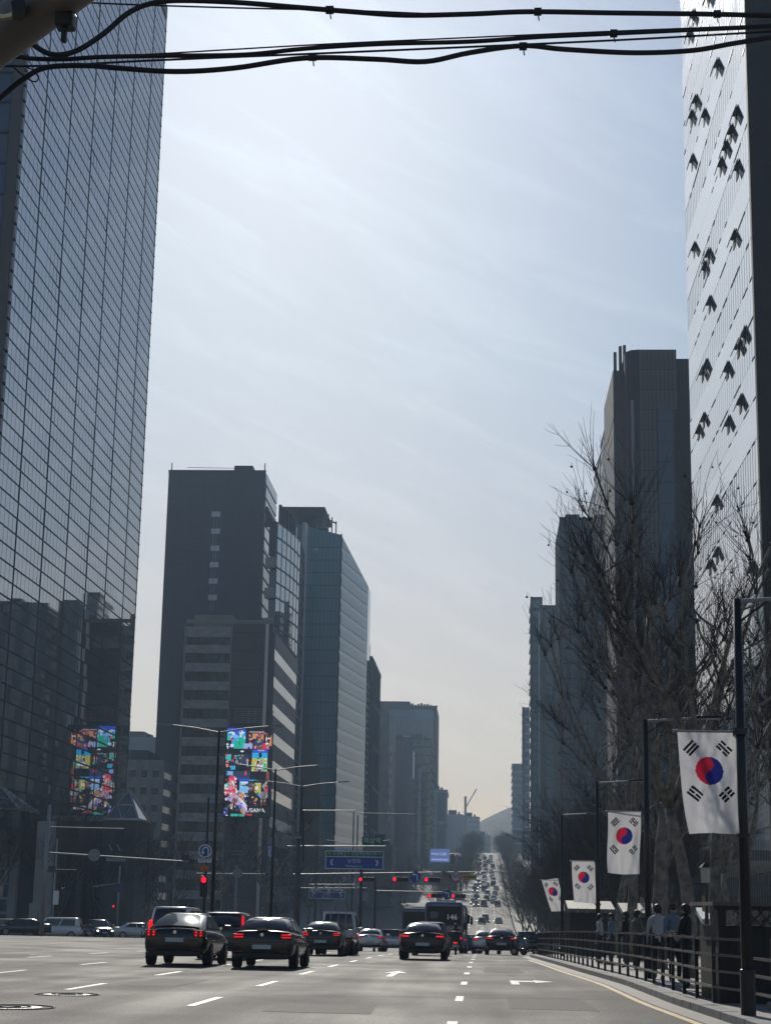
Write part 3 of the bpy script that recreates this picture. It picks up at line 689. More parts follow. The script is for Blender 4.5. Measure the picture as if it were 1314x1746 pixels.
kind(m.build('roof_clutter', roof_dark, bo, og), 'stuff')
blk_px('glazed_office', 'stone office with a dark glazed top floor and a white signboard on its street side', 660, 699, 1262, 720, 40, glass_blue, stone_purple, floor=4., slab_h=1.5, pier=stone_purple, pier_w=2.6, pier_n=4, start=13)
go = bpy.data.objects['glazed_office']; og = go.location; xs = P(699, 1262, 720).x; z = P(699, 1270, 720).z
MB().box(xs + .3, xs + .8, 722, 748, z - 12.5, z - 1).build('signboard', sign_white, go, og)
blk_px('dark_glass_office', 'dark glass office with a bright vertical edge in front of the louvred block', 690, 735, 1258, 810, 45, glass_dark, mull, floor=4, slab_h=.6, fine=10)
dg_ = bpy.data.objects['dark_glass_office']; og = dg_.location; x = P(714, 1400, 808).x; z = P(714, 1310, 808).z
MB().box(x - .5, x + .6, 808, 809.5, 6, z).build('bright_edge', stone_light, dg_, og)
blk_px('boxy_office', 'boxy office with four tall glazed bays at the end of the left row', 725, 761, 1346, 1000, 40, glass_blue, stone_grey, floor=18, slab_h=2., pier=stone_grey, pier_w=1.3, pier_n=3, proud=.5)
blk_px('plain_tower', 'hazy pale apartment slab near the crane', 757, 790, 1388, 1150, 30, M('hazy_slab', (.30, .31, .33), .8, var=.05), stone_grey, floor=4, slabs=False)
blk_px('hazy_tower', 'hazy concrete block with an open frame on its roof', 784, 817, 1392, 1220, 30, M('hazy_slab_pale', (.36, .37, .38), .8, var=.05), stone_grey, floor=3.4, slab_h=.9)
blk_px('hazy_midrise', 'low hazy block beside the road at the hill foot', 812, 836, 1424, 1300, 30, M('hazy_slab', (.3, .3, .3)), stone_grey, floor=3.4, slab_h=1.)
for i, (pl, pr, pt, d, lab) in enumerate(((764, 778, 1472, 560, 'small pale block with an arched top beneath the crane'), (630, 668, 1440, 500, 'low shopfront block behind the overhead blue sign'), (738, 768, 1468, 640, 'low block carrying the small blue advertising screen'))):
    blk_px('low_block', lab, pl, pr, pt, d, 20, stone_grey, stone_light, floor=4, slab_h=1.4)
# crane far away
k0 = P(793, 1378, 1180); cr_ = root('tower_crane', (k0.x, 1180, k0.z - 8), 'tiny construction crane with raised jib above the hazy blocks', 'crane')
MB().box(-.8, .8, -.8, .8, -8, 16).build('mast', grey_paint, cr_); q = P(812, 1345, 1180)
MB().tube([(0, 0, 8), (q.x - k0.x, 0, q.z - k0.z + 8)], .45, 4).build('jib', grey_paint, cr_)
# blue advertising screen
a = P(733, 1447, 600); b = P(766, 1470, 600)
ad = root('advertising_screen', (a.x, 600, b.z), 'blue advertising screen lettered Lab beside the far road', 'screen')
MB().box(0, b.x - a.x, 0, .8, 0, a.z - b.z).build('display', M('ad_blue', (0, 0, 0), .4, emit=(.09, .14, .36), estr=.9), ad)
text('mon Lab', 1.5, ((b.x - a.x)*.45, -.05, (a.z - b.z)*.62), M('ad_letter', (0, 0, 0), .4, emit=(.5, .55, .75), estr=1.), ad, width=(b.x - a.x)*.75)
MB().box(.5, b.x - a.x - .5, -.04, 0, .5, 1.1).build('caption_strip', M('ad_strip', (0, 0, 0), .4, emit=(.25, .32, .55), estr=1.), ad)
MB().tube([(1, .5, -14), (1, .5, 0)], .25, 6).tube([(b.x - a.x - 1, .5, -14), (b.x - a.x - 1, .5, 0)], .25, 6).build('post', grey_paint, ad)

# --- right side: brown granite tower
def gx(px, d, py=1560): return P(px, py, d).x
D1 = 305; xl, xr = P(1066, 610, D1).x, P(1170, 610, D1).x; zb = ZR(30, D1); zt = P(1100, 596, D1).z; zr = P(1160, 606, D1).z
gt = root('granite_tower', (xl + 8, D1, zb), 'tall brown granite tower with rounded corner and vertical glass strips behind the bare trees', 'tower'); og = gt.location
xc = P(1152, 600, D1).x
poly = [(xl + 2.2, D1), (xc, D1), (xc, D1 + 30), (xl, D1 + 30), (xl, D1 + 2.2), (xl + .3, D1 + 1.2), (xl + 1.0, D1 + .4)]
MB().prism(poly, zb - 2, zt).build('wall', stone_dark, gt, og); MB().box(xc, xr + 6, D1 + 2, D1 + 30, zb - 2, zr).build('side_wing', stone_dark, gt, og)
MB().box(xl - 2.0, xl + .1, D1 + 5, D1 + 30, zb - 2, zt - 2.5).build('street_wing', stone_brown, gt, og)
for k in range(27):
    z = zt - 10 - k * 3.9
    if z < zb + 4: break
    MB().box(P(1119, 640, D1).x, P(1146, 640, D1).x, D1 - .08, D1 + .1, z - 3.85, z - .1).build('glass_strip', glass_blue, gt, og)
    MB().box(xl + 2.3, P(1087, 640, D1).x, D1 - .08, D1 + .1, z - 3.85, z - .1).build('glass_strip', glass_blue, gt, og)
m = MB()
pw_ = (xc - xl - 2.4)/9; pm = None; gp = random.Random(8)
s0, s1, s2 = P(1119, 640, D1).x, P(1146, 640, D1).x, P(1087, 640, D1).x
for k in range(27):
    for c in range(9):
        xa = xl + 2.4 + c*pw_
        if k > 2 and (xa < s2 or (xa + pw_ > s0 and xa < s1)): continue
        if pm is None: o = MB().box(.06, pw_ - .06, -.09, .02, -3.82, -.08).build('stone_panel', stone_brown, gt); pm = o.data
        else: o = link('stone_panel', pm, gt)
        o.location = (xa - og.x, D1 - og.y + gp.uniform(-.015, .015), zt - k*3.9 - og.z)
for k in range(1, 9): x = xl + 2.4 + (xc - xl - 2.4)*k/9; m.box(x - .03, x + .03, D1 - .02, D1, zt - 10, zt)
kind(m.build('panel_joint', dark_paint, gt, og), 'stuff')
MB().tube([(xl + 1.1, D1 - .3, zb), (xl + 1.1, D1 - .3, zt - 10)], .3, 8).build('corner_tube', galv, gt, og)
m = MB()
for dx, h in ((-1.6, 3.2), (-.6, 4.4), (.2, 4.6), (1.6, 3.6)): m.box(xl + dx, xl + dx + .55, D1 + 8, D1 + 9, zt - 3, zt + h - 1)
m.build('roof_plant', roof_dark, gt, og)
# long curtain wall with vertical fins along the street, stepped curved tops
XF = 28.0
for i, (pa_, pt, pb_, lab) in enumerate(((1046, 678, 1030, 'nearest finned office slab beside the granite tower, highest of the stepped row'), (1030, 735, 1019, 'second finned office slab of the stepped row beyond the granite tower'), (1019, 792, 1008, 'third finned office slab of the stepped row, glinting with sky'), (1008, 850, 998, 'lowest finned office slab at the far end of the stepped row'))):
    y0, y1 = PX(pa_ + 4, pt, XF).y, PX(pb_ + 4, pt, XF).y; z = PX(pa_, pt, XF).z; zb = ZR(25, y0)
    t = root('finned_office', (XF + 3, y0, zb), lab, 'building', 'finned offices stepping along the right side'); og = t.location
    MB().box(XF, XF + 24, y0 + .2, y1, zb - 2, z).build('core', glass_sky, t, og)
    n = max(3, int((y1 - y0) / 4.2))
    for k in range(n): yy = y0 + .6 + (y1 - y0 - 1) * k / n; MB().box(XF - .05, XF + .1, yy, yy + .8, zb, z - .6).build('fin', stone_dark, t, og)
    m = MB()
    for k in range(int((z - zb) / 4)): m.box(XF - .025, XF + .05, y0 + .4, y1 - .1, z - k*4 - 1.2, z - k*4 - .3)
    kind(m.build('floor_band', stone_dark, t, og), 'stuff')
    MB().box(XF - .1, XF + 24.4, y0, y0 + 1.2, zb - 2, z + .4).build('end_wall', stone_dark, t, og)
    MB().tube([(XF + .2, y0 + .5, z), (XF + .2, y1, z)], .4, 8).build('rounded_eave', grey_paint, t, og)
# blue-grey slab, pair of thin slabs, and farther ones
t, og, zb = blk_px('blue_slab', 'blue-grey glass slab rising left of the granite tower behind the tree tops', 955, 1012, 882, 455, 34, glass_blue, mull, floor=4, slab_h=.5, proud=.1, fine=8, side=-1, pier=stone_dark, pier_w=.7, pier_n=3)
t, og, zb = blk_px('twin_slab', 'thin dark slab with a curved top, left of the twin pair', 906, 922, 1018, 620, 30, glass_blue, stone_dark, floor=4, slab_h=1., side=-1, roof=False, pier=stone_dark, pier_w=1., pier_n=2)
t, og, zb = blk_px('twin_slab', 'thin dark slab with a flat top, right of the twin pair', 925, 947, 1032, 600, 30, glass_blue, stone_dark, floor=4, slab_h=.8, side=-1, roof=False, pier=stone_dark, pier_w=2.2, pier_n=2)
m = MB().box(P(919, 1030, 608).x, P(926, 1030, 608).x, 608, 640, zb, P(919, 1040, 608).z); m.build('bright_link', M('link_panel', (.5, .52, .55), .3), t, og)
blk_px('far_slab', 'narrow hazy slab with a stepped top left of the twin pair', 892, 905, 1206, 820, 30, glass_blue, stone_grey, floor=4, slab_h=1.2, side=-1, roof=False, pier=stone_dark, pier_w=1.4, pier_n=2)
blk_px('hazy_slab', 'hazy blue slab leftmost of the right-hand towers', 873, 893, 1302, 980, 30, glass_blue, stone_grey, floor=4, slab_h=1.2, side=-1, roof=False)
block('reflection_block', 'tall striped block added behind the blue-grey glass slab to darken the left tower reflection', 27.5, 84, 586, 620, 104, glass_dark, stone_light, floor=8.2, slab_h=2.4, pier=stone_dark, pier_w=3, pier_n=9, side=-1)  # block added out of view so the left tower mirrors a dark skyline
for (x0, x1, y0, y1, h, lab) in ((15, 40, 210, 300, 9, 'low dark shopfront row behind the pavement trees'), (13, 40, 340, 430, 11, 'low dark arcade beyond the shopfront row')):
    block('arcade', lab, x0, x1, y0, y1, h, glass_dark, stone_dark, floor=4.2, slab_h=1.2, pier=stone_dark, pier_w=.8, pier_n=4, side_n=9, side=-1, roof=False)

# --- low podium, pyramids and kiosk at the foot of the left tower
zb = ZR(-50, 205)
pd = root('podium', (-52, 206, zb), 'dark low podium with pilasters and windows at the foot of the glass tower', 'building'); og = pd.location
zt = P(150, 1396, 206).z
MB().box(-70, P(248, 1400, 206).x, 206, 212, zb - 2, zt).build('wall', M('podium_stone', (.085, .08, .078), .7, var=.2, vscale=.4), pd, og)
for k in range(9):
    x = -66 + k * 2.9
    MB().box(x, x + .7, 205.5, 206, zb - 2, zt - .3).build('pilaster', stone_brown, pd, og)
    MB().box(x + .95, x + 2.65, 205.85, 206, zt - 4.6, zt - 1.2).build('window', glass_dark, pd, og)
    MB().box(x + .95, x + 2.65, 205.85, 206, zb + .5, zt - 5.6).build('window', glass_dark, pd, og)
MB().box(-70, P(250, 1400, 206).x, 205.4, 206.2, zt - .3, zt + .3).build('cornice', stone_grey, pd, og)
def pyramid(lab, pl, pr, pbase, ptop, papex, d, dep):
    a, b, t = P(pl, pbase, d), P(pr, pbase, d), P(papex, ptop, d)
    r = root('glass_pyramid', ((a.x + b.x)/2, d, a.z), lab, 'skylight', 'glass pyramid skylights of the podium'); og = r.location
    ap = Vector(((a.x+b.x)/2, d + dep/2, t.z)); c = [Vector((a.x, d, a.z)), Vector((b.x, d, a.z)), Vector((b.x, d + dep, a.z)), Vector((a.x, d + dep, a.z))]
    for i in range(4): MB().face([c[i], c[(i+1) % 4], ap]).build('glass_side', M('pyramid_glass', (.12, .14, .155), .15, ior=1.6), r, og)
    m = MB()
    for i in range(4):
        m.tube([c[i], ap], .16, 4); m.tube([c[i], c[(i+1) % 4]], .16, 4)
    m.tube([c[0].lerp(c[1], .5), c[1].lerp(ap, .5)], .08, 4); m.tube([c[0].lerp(c[1], .5), c[0].lerp(ap, .5)], .08, 4); m.tube([c[0].lerp(ap, .5), c[1].lerp(ap, .5)], .08, 4)
    m.build('ridge_bar', M('ridge_metal', (.4, .4, .4), .4, .5), r, og)
    m = MB(); m.box(a.x + .1, b.x - .1, d + .1, d + dep, zb - 2, a.z - .15); m.build('glazed_base', MATS['podium_stone'], r, og)
pyramid('glass pyramid skylight near the right end of the dark podium', 180, 236, 1396, 1345, 203, 198, 7)
pyramid('glass pyramid roof of the pavilion at the left edge', -70, 33, 1378, 1338, -18, 186, 9)
a = P(-70, 1378, 185.5); b = P(33, 1385, 185.5)
pv = root('pavilion', ((a.x+b.x)/2, 185.5, ZR(-52, 185)), 'glazed corner pavilion with pale horizontal bars at the left edge', 'building'); og = pv.location
MB().box(a.x, b.x - .3, 185.5, 185.9, og.z - 1, a.z - .4).build('glass_wall', glass_blue, pv, og)
for k in range(8): z = og.z + 1 + k * 1.55; MB().box(a.x, b.x + .1, 185.1, 185.4, z, z + .3).build('bar', stone_grey, pv, og)
MB().box(b.x - .5, b.x + .3, 185, 186, og.z - 1, a.z - .2).build('corner_pier', stone_grey, pv, og); MB().box(a.x, b.x + .3, 184.9, 186, a.z - .9, a.z - .25).build('fascia', stone_grey, pv, og)
for px in (72, 86):
    p = P(px, 1400, 183); q = tag(MB().box(p.x - .45, p.x + .45, 183, 184, ZR(-50, 183), p.z).build('concrete_pylon', stone_grey), 'left concrete pylon standing before the podium' if px == 72 else 'right concrete pylon standing before the podium', 'pylon', 'pylons before the podium')
# planter wall at the far left
a = P(-60, 1568, 152); b = P(51, 1568, 152); zg = ZR(-42, 152)
pw = root('planter', ((a.x+b.x)/2, 152, zg), 'long ribbed grey planter wall at the left kerb', 'planter'); og = pw.location
MB().box(a.x, b.x, 152, 154, zg - .5, a.z).build('wall', stone_grey, pw, og)
for k in range(12): x = a.x + (b.x - a.x)*(k + .2)/12; MB().box(x, x + .25, 151.9, 152, zg - .3, a.z - .15).build('rib', stone_light, pw, og)
MB().box(a.x, b.x + .1, 151.8, 154.2, a.z, a.z + .12).build('coping', stone_light, pw, og)
# ------------------------------------------------------------------ trees
def blob(mb, c, r, m, rg):
    rings = []
    for k in range(4):
        ph = -1.2 + 2.4 * k / 3; rr = r * math.cos(ph) * rg.uniform(.8, 1.25)
        rings.append([Vector((c[0] + rr*math.cos(2*math.pi*j/6), c[1] + rr*math.sin(2*math.pi*j/6), c[2] + r*math.sin(ph))) for j in range(6)])
    mb.loft(rings, m)
def limb(mb, p, d, L, r0, r1, n, wob, up, sides, rg, m=0, knob=0):
    p = Vector(p); d = Vector(d).normalized(); pts = [p.copy()]; rs = [r0]; ds = [d.copy()]
    for i in range(n):
        d = (d + Vector((rg.gauss(0, wob), rg.gauss(0, wob), rg.gauss(0, wob*.6) + up))).normalized(); p = p + d * (L / n)
        pts.append(p.copy()); ds.append(d.copy()); t = (i + 1) / n
        rs.append((r0 + (r1 - r0) * t) * (1 + (knob * rg.uniform(-.15, .5) if knob else 0)))
    mb.tube(pts, rs, sides, m); return pts, ds, rs
def perp(d, ang, rg):
    a = rg.uniform(0, 2*math.pi); u = d.orthogonal().normalized(); w = d.cross(u).normalized()
    return (d * math.cos(ang) + (u * math.cos(a) + w * math.sin(a)) * math.sin(ang)).normalized()
def plane_tree(seed, H=15., whips=9, lean=0.):
    rg = random.Random(seed); tr, cr = MB(), MB(); th = H * rg.uniform(.30, .38)
    pts, ds, rs = limb(tr, (0, 0, -.3), (lean, 0, 1), th, .195, .135, 7, .05, .05, 10, rg, 0, .12)
    tips = []
    nl = 5
    for i in range(nl):
        a = 2*math.pi*i/nl + rg.uniform(-.5, .5); tilt = rg.uniform(.22, .62)
        st = pts[-1] if i < 3 else pts[-2].lerp(pts[-1], rg.random())
        lp, ld, lr = limb(tr, st, (math.sin(tilt)*math.cos(a), math.sin(tilt)*math.sin(a), math.cos(tilt)), (H - th) * rg.uniform(.62, .85), .088, .034, 8, .12, .06, 7, rg, 0, .35)
        tips.append((lp[-1], ld[-1], 1.))
        for j in (2, 3, 4, 5, 6, 7):
            if rg.random() < .85:
                d = perp(ld[j], rg.uniform(.6, 1.1), rg); d.z = abs(d.z) * .6 + .15
                sp_, sd_, sr_ = limb(tr, lp[j], d, rg.uniform(.9, 2.4), lr[j]*.55, .03, 4, .2, .18, 5, rg, 0, .35)
                tips.append((sp_[-1], sd_[-1], .8)); 
                if rg.random() < .6: tips.append((sp_[2], sd_[2], .55))
    def whip(p, d, L, r):
        wp, wd, wr = limb(cr, p, d, L, r, .004, 4, .14, .10, 3, rg)
        for q in (1, 2, 3):
            if rg.random() < .55: limb(cr, wp[q], perp(wd[q], rg.uniform(.4, .8), rg), L * rg.uniform(.25, .5), r*.6, .004, 2, .15, .12, 3, rg)
        if rg.random() < .10: limb(cr, wp[-1], (0, 0, -1), .12, .003, .003, 1, 0, 0, 3, rg); blob(cr, wp[-1] - Vector((0, 0, .13)), .035, 0, rg)
    for p, d, s in tips:
        blob(tr, p, .055 * s + .02, 1, rg)
        for k in range(int(whips * s) + 2):
            dd = perp(d, rg.uniform(.15, 1.15), rg); dd.z = dd.z * .7 + .45; whip(p, dd, rg.uniform(.7, 2.1) * (.7 + .4*s), .0125)
    return tr, cr
def zelkova(seed, H=10., fine=1.):
    rg = random.Random(seed); tr, cr = MB(), MB()
    pts, ds, rs = limb(tr, (0, 0, -.3), (0, 0, 1), H*.22, .19, .15, 4, .05, .05, 8, rg)
    def rec(p, d, L, r, lev):
        mb = tr if lev < 2 else cr
        n = 5 if lev < 2 else 3
        lp, ld, lr = limb(mb, p, d, L, r, r*.42, n, .10, .045 if lev < 2 else .02, 5 if lev < 2 else 3, rg)
        if lev >= 4: return
        nc = (5, 5, 5, 4)[lev]
        for k in range(nc):
            if rg.random() > fine and lev > 1: continue
            t = rg.randint(max(1, n//2), n) if lev < 2 else rg.randint(1, n)
            rec(lp[t], perp(ld[t], rg.uniform(.2, .62), rg), L * rg.uniform(.5, .72), max(lr[t]*.6, .008), lev + 1)
    for i in range(7):
        a = 2*math.pi*i/7 + rg.uniform(-.4, .4); tilt = rg.uniform(.25, .8)
        rec(pts[-1].lerp(pts[-2], rg.random()), (math.sin(tilt)*math.cos(a), math.sin(tilt)*math.sin(a), math.cos(tilt)), H*rg.uniform(.32, .44), .085, 0)
    return tr, cr
protos = {}
def tree_at(kind_, var, x, y, s, rz, label, group, sx=1.):
    key = (kind_, var)
    if key not in protos:
        tr, cr = plane_tree(11 + var*7, whips=8) if kind_ == 'plane' else zelkova(31 + var*5)
        r = root('plane_tree' if kind_ == 'plane' else 'zelkova_tree', (0, 0, 0), label, 'tree', group)
        tr.build('trunk', [bark_plane, twig_m] if kind_ == 'plane' else bark_dark, r, smooth=True); cr.build('crown', twig_m, r)
        protos[key] = r
    else:
        r = copy_thing(protos[key], (0, 0, 0)); r['label'] = label; r['group'] = group
    zz = ZR(x, y) + (.13 if x > 0 or x < -36 else 0)
    r.location = (x, y, zz); r.rotation_euler = (0, 0, rz); r.scale = (s*sx, s*sx, s); return r
G1 = 'pruned plane trees on the right pavement'
for a in ((0, 4.75, 35.5, .72, .4, 'nearest stout plane tree trunk beside the phone user at the fence', 1.), (1, 5.3, 46, .99, 2.2, 'tall pruned plane tree with the highest bare limbs, behind the white shirt', 1.), (2, 5.6, 56, 1.12, 4.1, 'bare plane tree whose limbs reach farthest over the road', 1.05),
          (0, 5.5, 68, 1.1, 2.9, 'pale plane trunk left of the second flag', 1.), (1, 6.2, 80, 1.05, 5.2, 'plane tree with twin stems behind the third flag', 1.), (2, 8.6, 40, .70, 1.0, 'small plane tree just right of the tall black lamp post', 1.), (0, 9.4, 49, .82, 3.3, 'plane tree in front of the lower mirror tower, between its glass and the post', 1.), (1, 11.4, 58, .9, .7, 'plane tree at the right edge under the black stone wall', 1.), (2, 9.8, 70, .95, 5.5, 'plane tree half hidden behind the nearest flag', 1.), (0, 13, 74, .95, 1.9, 'plane tree in the back row at the right edge', 1.), (1, 9.5, 92, 1., 3.7, 'plane tree in the back row beyond the canopies', 1.), (2, 12.5, 88, 1., 2.5, 'plane tree of the back row framed by the first and second flags', 1.)):
    tree_at('plane', a[0], a[1], a[2], a[3], a[4], a[5], G1, a[6])
ORD = ('first', 'second', 'third', 'fourth', 'fifth', 'sixth', 'seventh', 'eighth', 'ninth', 'tenth', 'eleventh', 'twelfth', 'thirteenth', 'fourteenth', 'fifteenth', 'sixteenth')
G2 = 'bushy bare trees lining the far right kerb'
zz = [(104, 7.9, 1.0), (112, 8.3, 1.05), (121, 8.0, .95), (131, 8.4, 1.1), (143, 8.1, 1.), (156, 8.6, 1.1), (172, 8.4, 1.1), (190, 8.6, 1.1), (212, 8.6, 1.15), (238, 8.7, 1.15), (268, 8.8, 1.2), (305, 8.8, 1.2), (350, 8.8, 1.2), (400, 9, 1.2), (460, 9, 1.25), (530, 9.3, 1.3), (100, 11.5, 1.), (118, 12., 1.1), (140, 12.5, 1.1)]
for i, (y, x, s) in enumerate(zz):
    lab = ('bushy bare tree nearest the fence end, leaning over the kerb' if i == 0 else 'bare zelkova crown reaching farthest left over the far road' if i == 3 else ORD[i] + ' bushy bare tree counted from the fence end along the far right kerb' if i < 16 else ('nearest', 'middle', 'farthest')[i - 16] + ' of three bare trees behind the kerb row, deeper in the plaza')
    tree_at('zelkova', i % 3, x, y, s * (1.06 if y < 150 else 1), rng.uniform(0, 6.28), lab, G2, 1.08)
G3 = 'bare street trees along the left pavement'
for i, (x, y, s, v_, lab) in enumerate(((-23.4, 185, 1.16, 0, 'bare plane tree with forked crown below the video screen'), (-36.8, 232, 1.15, 1, 'bare plane tree left of the forked tree below the screen'), (-38, 268, 1.2, 2, 0), (-36.6, 312, 1.2, 0, 0), (-36.6, 338, 1.2, 1, 0), (-36.5, 365, 1.2, 2, 0), (-36.5, 395, 1.2, 0, 0), (-36.5, 430, 1.2, 1, 0), (-36.5, 470, 1.15, 2, 0), (-37, 520, .9, 0, 0), (-37, 580, .9, 1, 0))):
    tree_at('plane', v_, x, y, s, rng.uniform(0, 6.28), lab or ORD[i - 1] + ' small bare plane tree behind the forked one in the left pavement row', G3, 1.25)
for i, (x, y, s, lab) in enumerate(((-46.5, 190, 1.6, 'bare bushy tree before the podium under the glass pyramid'), (-49, 196, 1.7, 'bare bushy tree before the podium right of the pylons'), (-44, 200, 1.5, 'bare bushy tree at the right end of the podium'), (-41, 205, 1.4, 'bare bushy tree left of the red pedestrian light'), (-53, 182, 1.75, 'bare bushy tree beside the pavilion at the left edge'), (-39, 215, 1.35, 'bare bushy tree behind the cream minivan'))):
    tree_at('zelkova', i % 3, x, y, s, rng.uniform(0, 6.28), lab, 'bushy bare trees before the podium')
G4 = 'small bare trees along the far uphill road'
zz = [(9.8, y) for y in range(560, 1010, 30)] + [(-12.0 + min(6, (y - 455)/25), y) for y in range(455, 1010, 24)] + [(20, 590), (22, 650), (19, 720), (-22, 470), (-24, 520), (-23, 580), (-24, 650)]
for i, (x, y) in enumerate(zz): tree_at('zelkova', i % 3, x + rng.uniform(-.6, .6), y, 1.15, rng.uniform(0, 6.28), 'small hazy bare tree beside the far uphill road, ' + ('right' if x > 0 else 'left') + ' of its traffic', G4, 1.15)
# evergreen shrubs that darken the foot of the left pavement
def shrub(x, y, s, lab, group, col=(.035, .05, .028)):
    rg = random.Random(int(x*10 + y)); r = root('shrub', (x, y, ZR(x, y) + .1), lab, 'shrub', group)
    m = MB(); t = MB()
    for k in range(5): limb(t, (0, 0, 0), (rg.gauss(0, .4), rg.gauss(0, .4), 1), .7*s, .02, .008, 3, .2, .05, 3, rg)
    for k in range(420):
        v = Vector((rg.gauss(0, 1), rg.gauss(0, 1), rg.gauss(0, .8))).normalized() * rg.uniform(.5, 1) ; c = Vector((v.x*.75*s, v.y*.75*s, .65*s + v.z*.6*s))
        a = Vector((rg.gauss(0, 1), rg.gauss(0, 1), rg.gauss(0, 1))).normalized() * .09*s; b = a.orthogonal().normalized() * .045*s
        m.face([c - a, c - b, c + a, c + b])
    m.build('foliage', M('shrub_leaf', col, .7, var=.5, vscale=2.), r); t.build('stem', twig_m, r)
for i, (x, y, s) in enumerate(((6.2, 33, .55), (6.9, 34, .6))): shrub(x, y, s, ('low green shrub behind the last fence panel', 'second green shrub nearest the lattice hut')[i], 'green shrubs behind the fence', (.06, .10, .035))
for i in range(6): shrub(-44.6 - i*1.9, 153.2, 1., ORD[i] + ' dark shrub from the right end of the grey planter at the left', 'shrubs in the left planter')

# ------------------------------------------------------------------ fence along the right kerb
fe = root('railing', (KX(60) + .25, 60, ZR(3, 60) + .13), 'long black four-rail pedestrian fence following the right kerb', 'fence'); og = fe.location
ys = [27.3]; 
while ys[-1] < 93: ys.append(ys[-1] + 1.85)
def fp(y): return KX(y) + .42 + (.28 if y < 29.4 else 0)
pts = [(fp(y), y) for y in ys] + [(3.6, 95.0), (5.4, 96.6), (7.2, 97.6)]
pmesh = rmesh = None
for i, (x, y) in enumerate(pts):
    z = ZR(x, y) + .13
    if pmesh is None:
        o = MB().box(-.035, .035, -.025, .025, -.05, 1.12).build('post', rail_metal, fe, bevel=.006); pmesh = o.data
    else:
        o = link('post', pmesh, fe, bevel=.006)
    o.location = (x - og.x, y - og.y, z - og.z)
    if i + 1 < len(pts):
        x2, y2 = pts[i+1]; z2 = ZR(x2, y2) + .13; L = math.hypot(x2 - x, y2 - y)
        for h in ((1.08, .81, .54, .27) if i else (.80, .53, .26)):
            if rmesh is None:
                o = MB().box(-.028, .028, 0, 1, -.022, .022).build('rail', rail_metal, fe); rmesh = o.data
            else: o = link('rail', rmesh, fe)
            o.location = (x - og.x, y - og.y, z + h - og.z); o.scale = (1, L - .01, 1); o.rotation_euler = (math.atan2(z2 - z, L), 0, math.atan2(x - x2, y2 - y))

# ------------------------------------------------------------------ lattice hut at the right edge
hx0 = P(1226, 1690, 31).x; hz = ZR(5, 31) + .13
kh = root('lattice_hut', (hx0 + 1.2, 31, hz), 'low dark timber hut with a lattice band at the right edge', 'hut'); og = kh.location
timber = M('dark_timber', (.022, .019, .017), .7, var=.3, vscale=3., stretch=(1, 1, .15))
zt = P(1260, 1538, 31).z
MB().box(hx0 + .05, hx0 + 3, 31, 34, hz - .05, zt - .42).build('wall', timber, kh, og)
for k in range(12):
    x = hx0 + .05 + k * .245; MB().box(x, x + .235, 30.965, 31, hz, zt - .45).build('board', timber, kh, og)
MB().box(hx0 - .12, hx0 + 3.2, 30.75, 34.2, zt - .07, zt).build('roof_slab', M('worn_timber', (.12, .10, .085), .8, var=.3, vscale=2.), kh, og)
MB().box(hx0 - .08, hx0 + 3.1, 30.8, 31.0, zt - .14, zt - .07).build('fascia', timber, kh, og)
m = MB()
for k in range(14):
    x = hx0 + .3 + k*.2
    m.tube([(x, 30.98, zt - .44), (x + .28, 30.98, zt - .14)], .018, 4); m.tube([(x + .28, 30.97, zt - .44), (x, 30.97, zt - .14)], .018, 4)
m.build('lattice', timber, kh, og)
MB().box(hx0 - .02, hx0 + .12, 30.85, 30.97, hz, zt - .1).build('corner_post', timber, kh, og)
r_ = root('rubble_heap', (5.3, 28.6, ZR(5, 28.6) + .13), 'flat grey stones lying beside the hut at the lower right', 'stones')
for k in range(6):
    s = MB(); c = (rng.uniform(-.5, .9), rng.uniform(-.4, .4)); w = rng.uniform(.18, .38)
    s.prism([(c[0] + w*math.cos(a)*rng.uniform(.8, 1.1), c[1] + .7*w*math.sin(a)) for a in np.linspace(0, 2*math.pi, 8)[:-1]], 0, .07 + .05*(k % 3)); s.build('stone', kerbstone, r_, bevel=.015)

# canopies and stalls behind the fence
def canopy(name, label, pl, pr, pt, d, dep, col, cat='canopy', legs=True, board=None):
    a, b = P(pl, pt, d), P(pr, pt, d); zg = ZR(a.x, d) + .13
    t = root(name, ((a.x+b.x)/2, d, zg), label, cat); og = t.location; w = b.x - a.x
    m = MB(); m.prism([(a.x, d), (b.x, d), (b.x, d + dep), (a.x, d + dep)], [a.z - .18]*2 + [a.z + .25]*2, [a.z]*2 + [a.z + .4]*2); m.build('roof', col, t, og)
    m = MB()
    for k in range(1, 5): m.box(a.x + w*k/5 - .03, a.x + w*k/5 + .03, d - .03, d, a.z - .2, a.z + .02)
    m.build('seam', grey_paint, t, og)
    for x in (a.x + .1, b.x - .1): MB().tube([(x, d + .15, zg), (x, d + .15, a.z - .1)], .04, 6).build('leg', dark_paint, t, og)
    MB().box(a.x + .15, b.x - .15, d + dep - .3, d + dep - .2, zg, a.z + .1).build('back_panel', dark_paint, t, og)
    MB().box(a.x + .4, b.x - .4, d + .6, d + 1.2, zg, zg + .8).build('counter', stone_dark, t, og)
canopy('canopy', 'pale striped canopy roof between the third flag and the people', 968, 1048, 1549, 86, 3, M('canopy_pale', (.13, .13, .11), .6, var=.15, vscale=3.))
canopy('canopy', 'pale canopy roof behind the people left of the thick trunk', 1062, 1126, 1556, 72, 3, M('canopy_pale', (.13, .13, .11), .6))
canopy('awning', 'small white awning edge right of the near trunk', 1196, 1222, 1567, 62, 2, M('awning_white', (.6, .62, .62), .6), 'awning')
a, b = P(1196, 1527, 60), P(1229, 1562, 60)
t = root('hoarding', ((a.x+b.x)/2, 60, ZR(8, 60) + .13), 'tilted tan board beside the lattice hut roof', 'board'); og = t.location
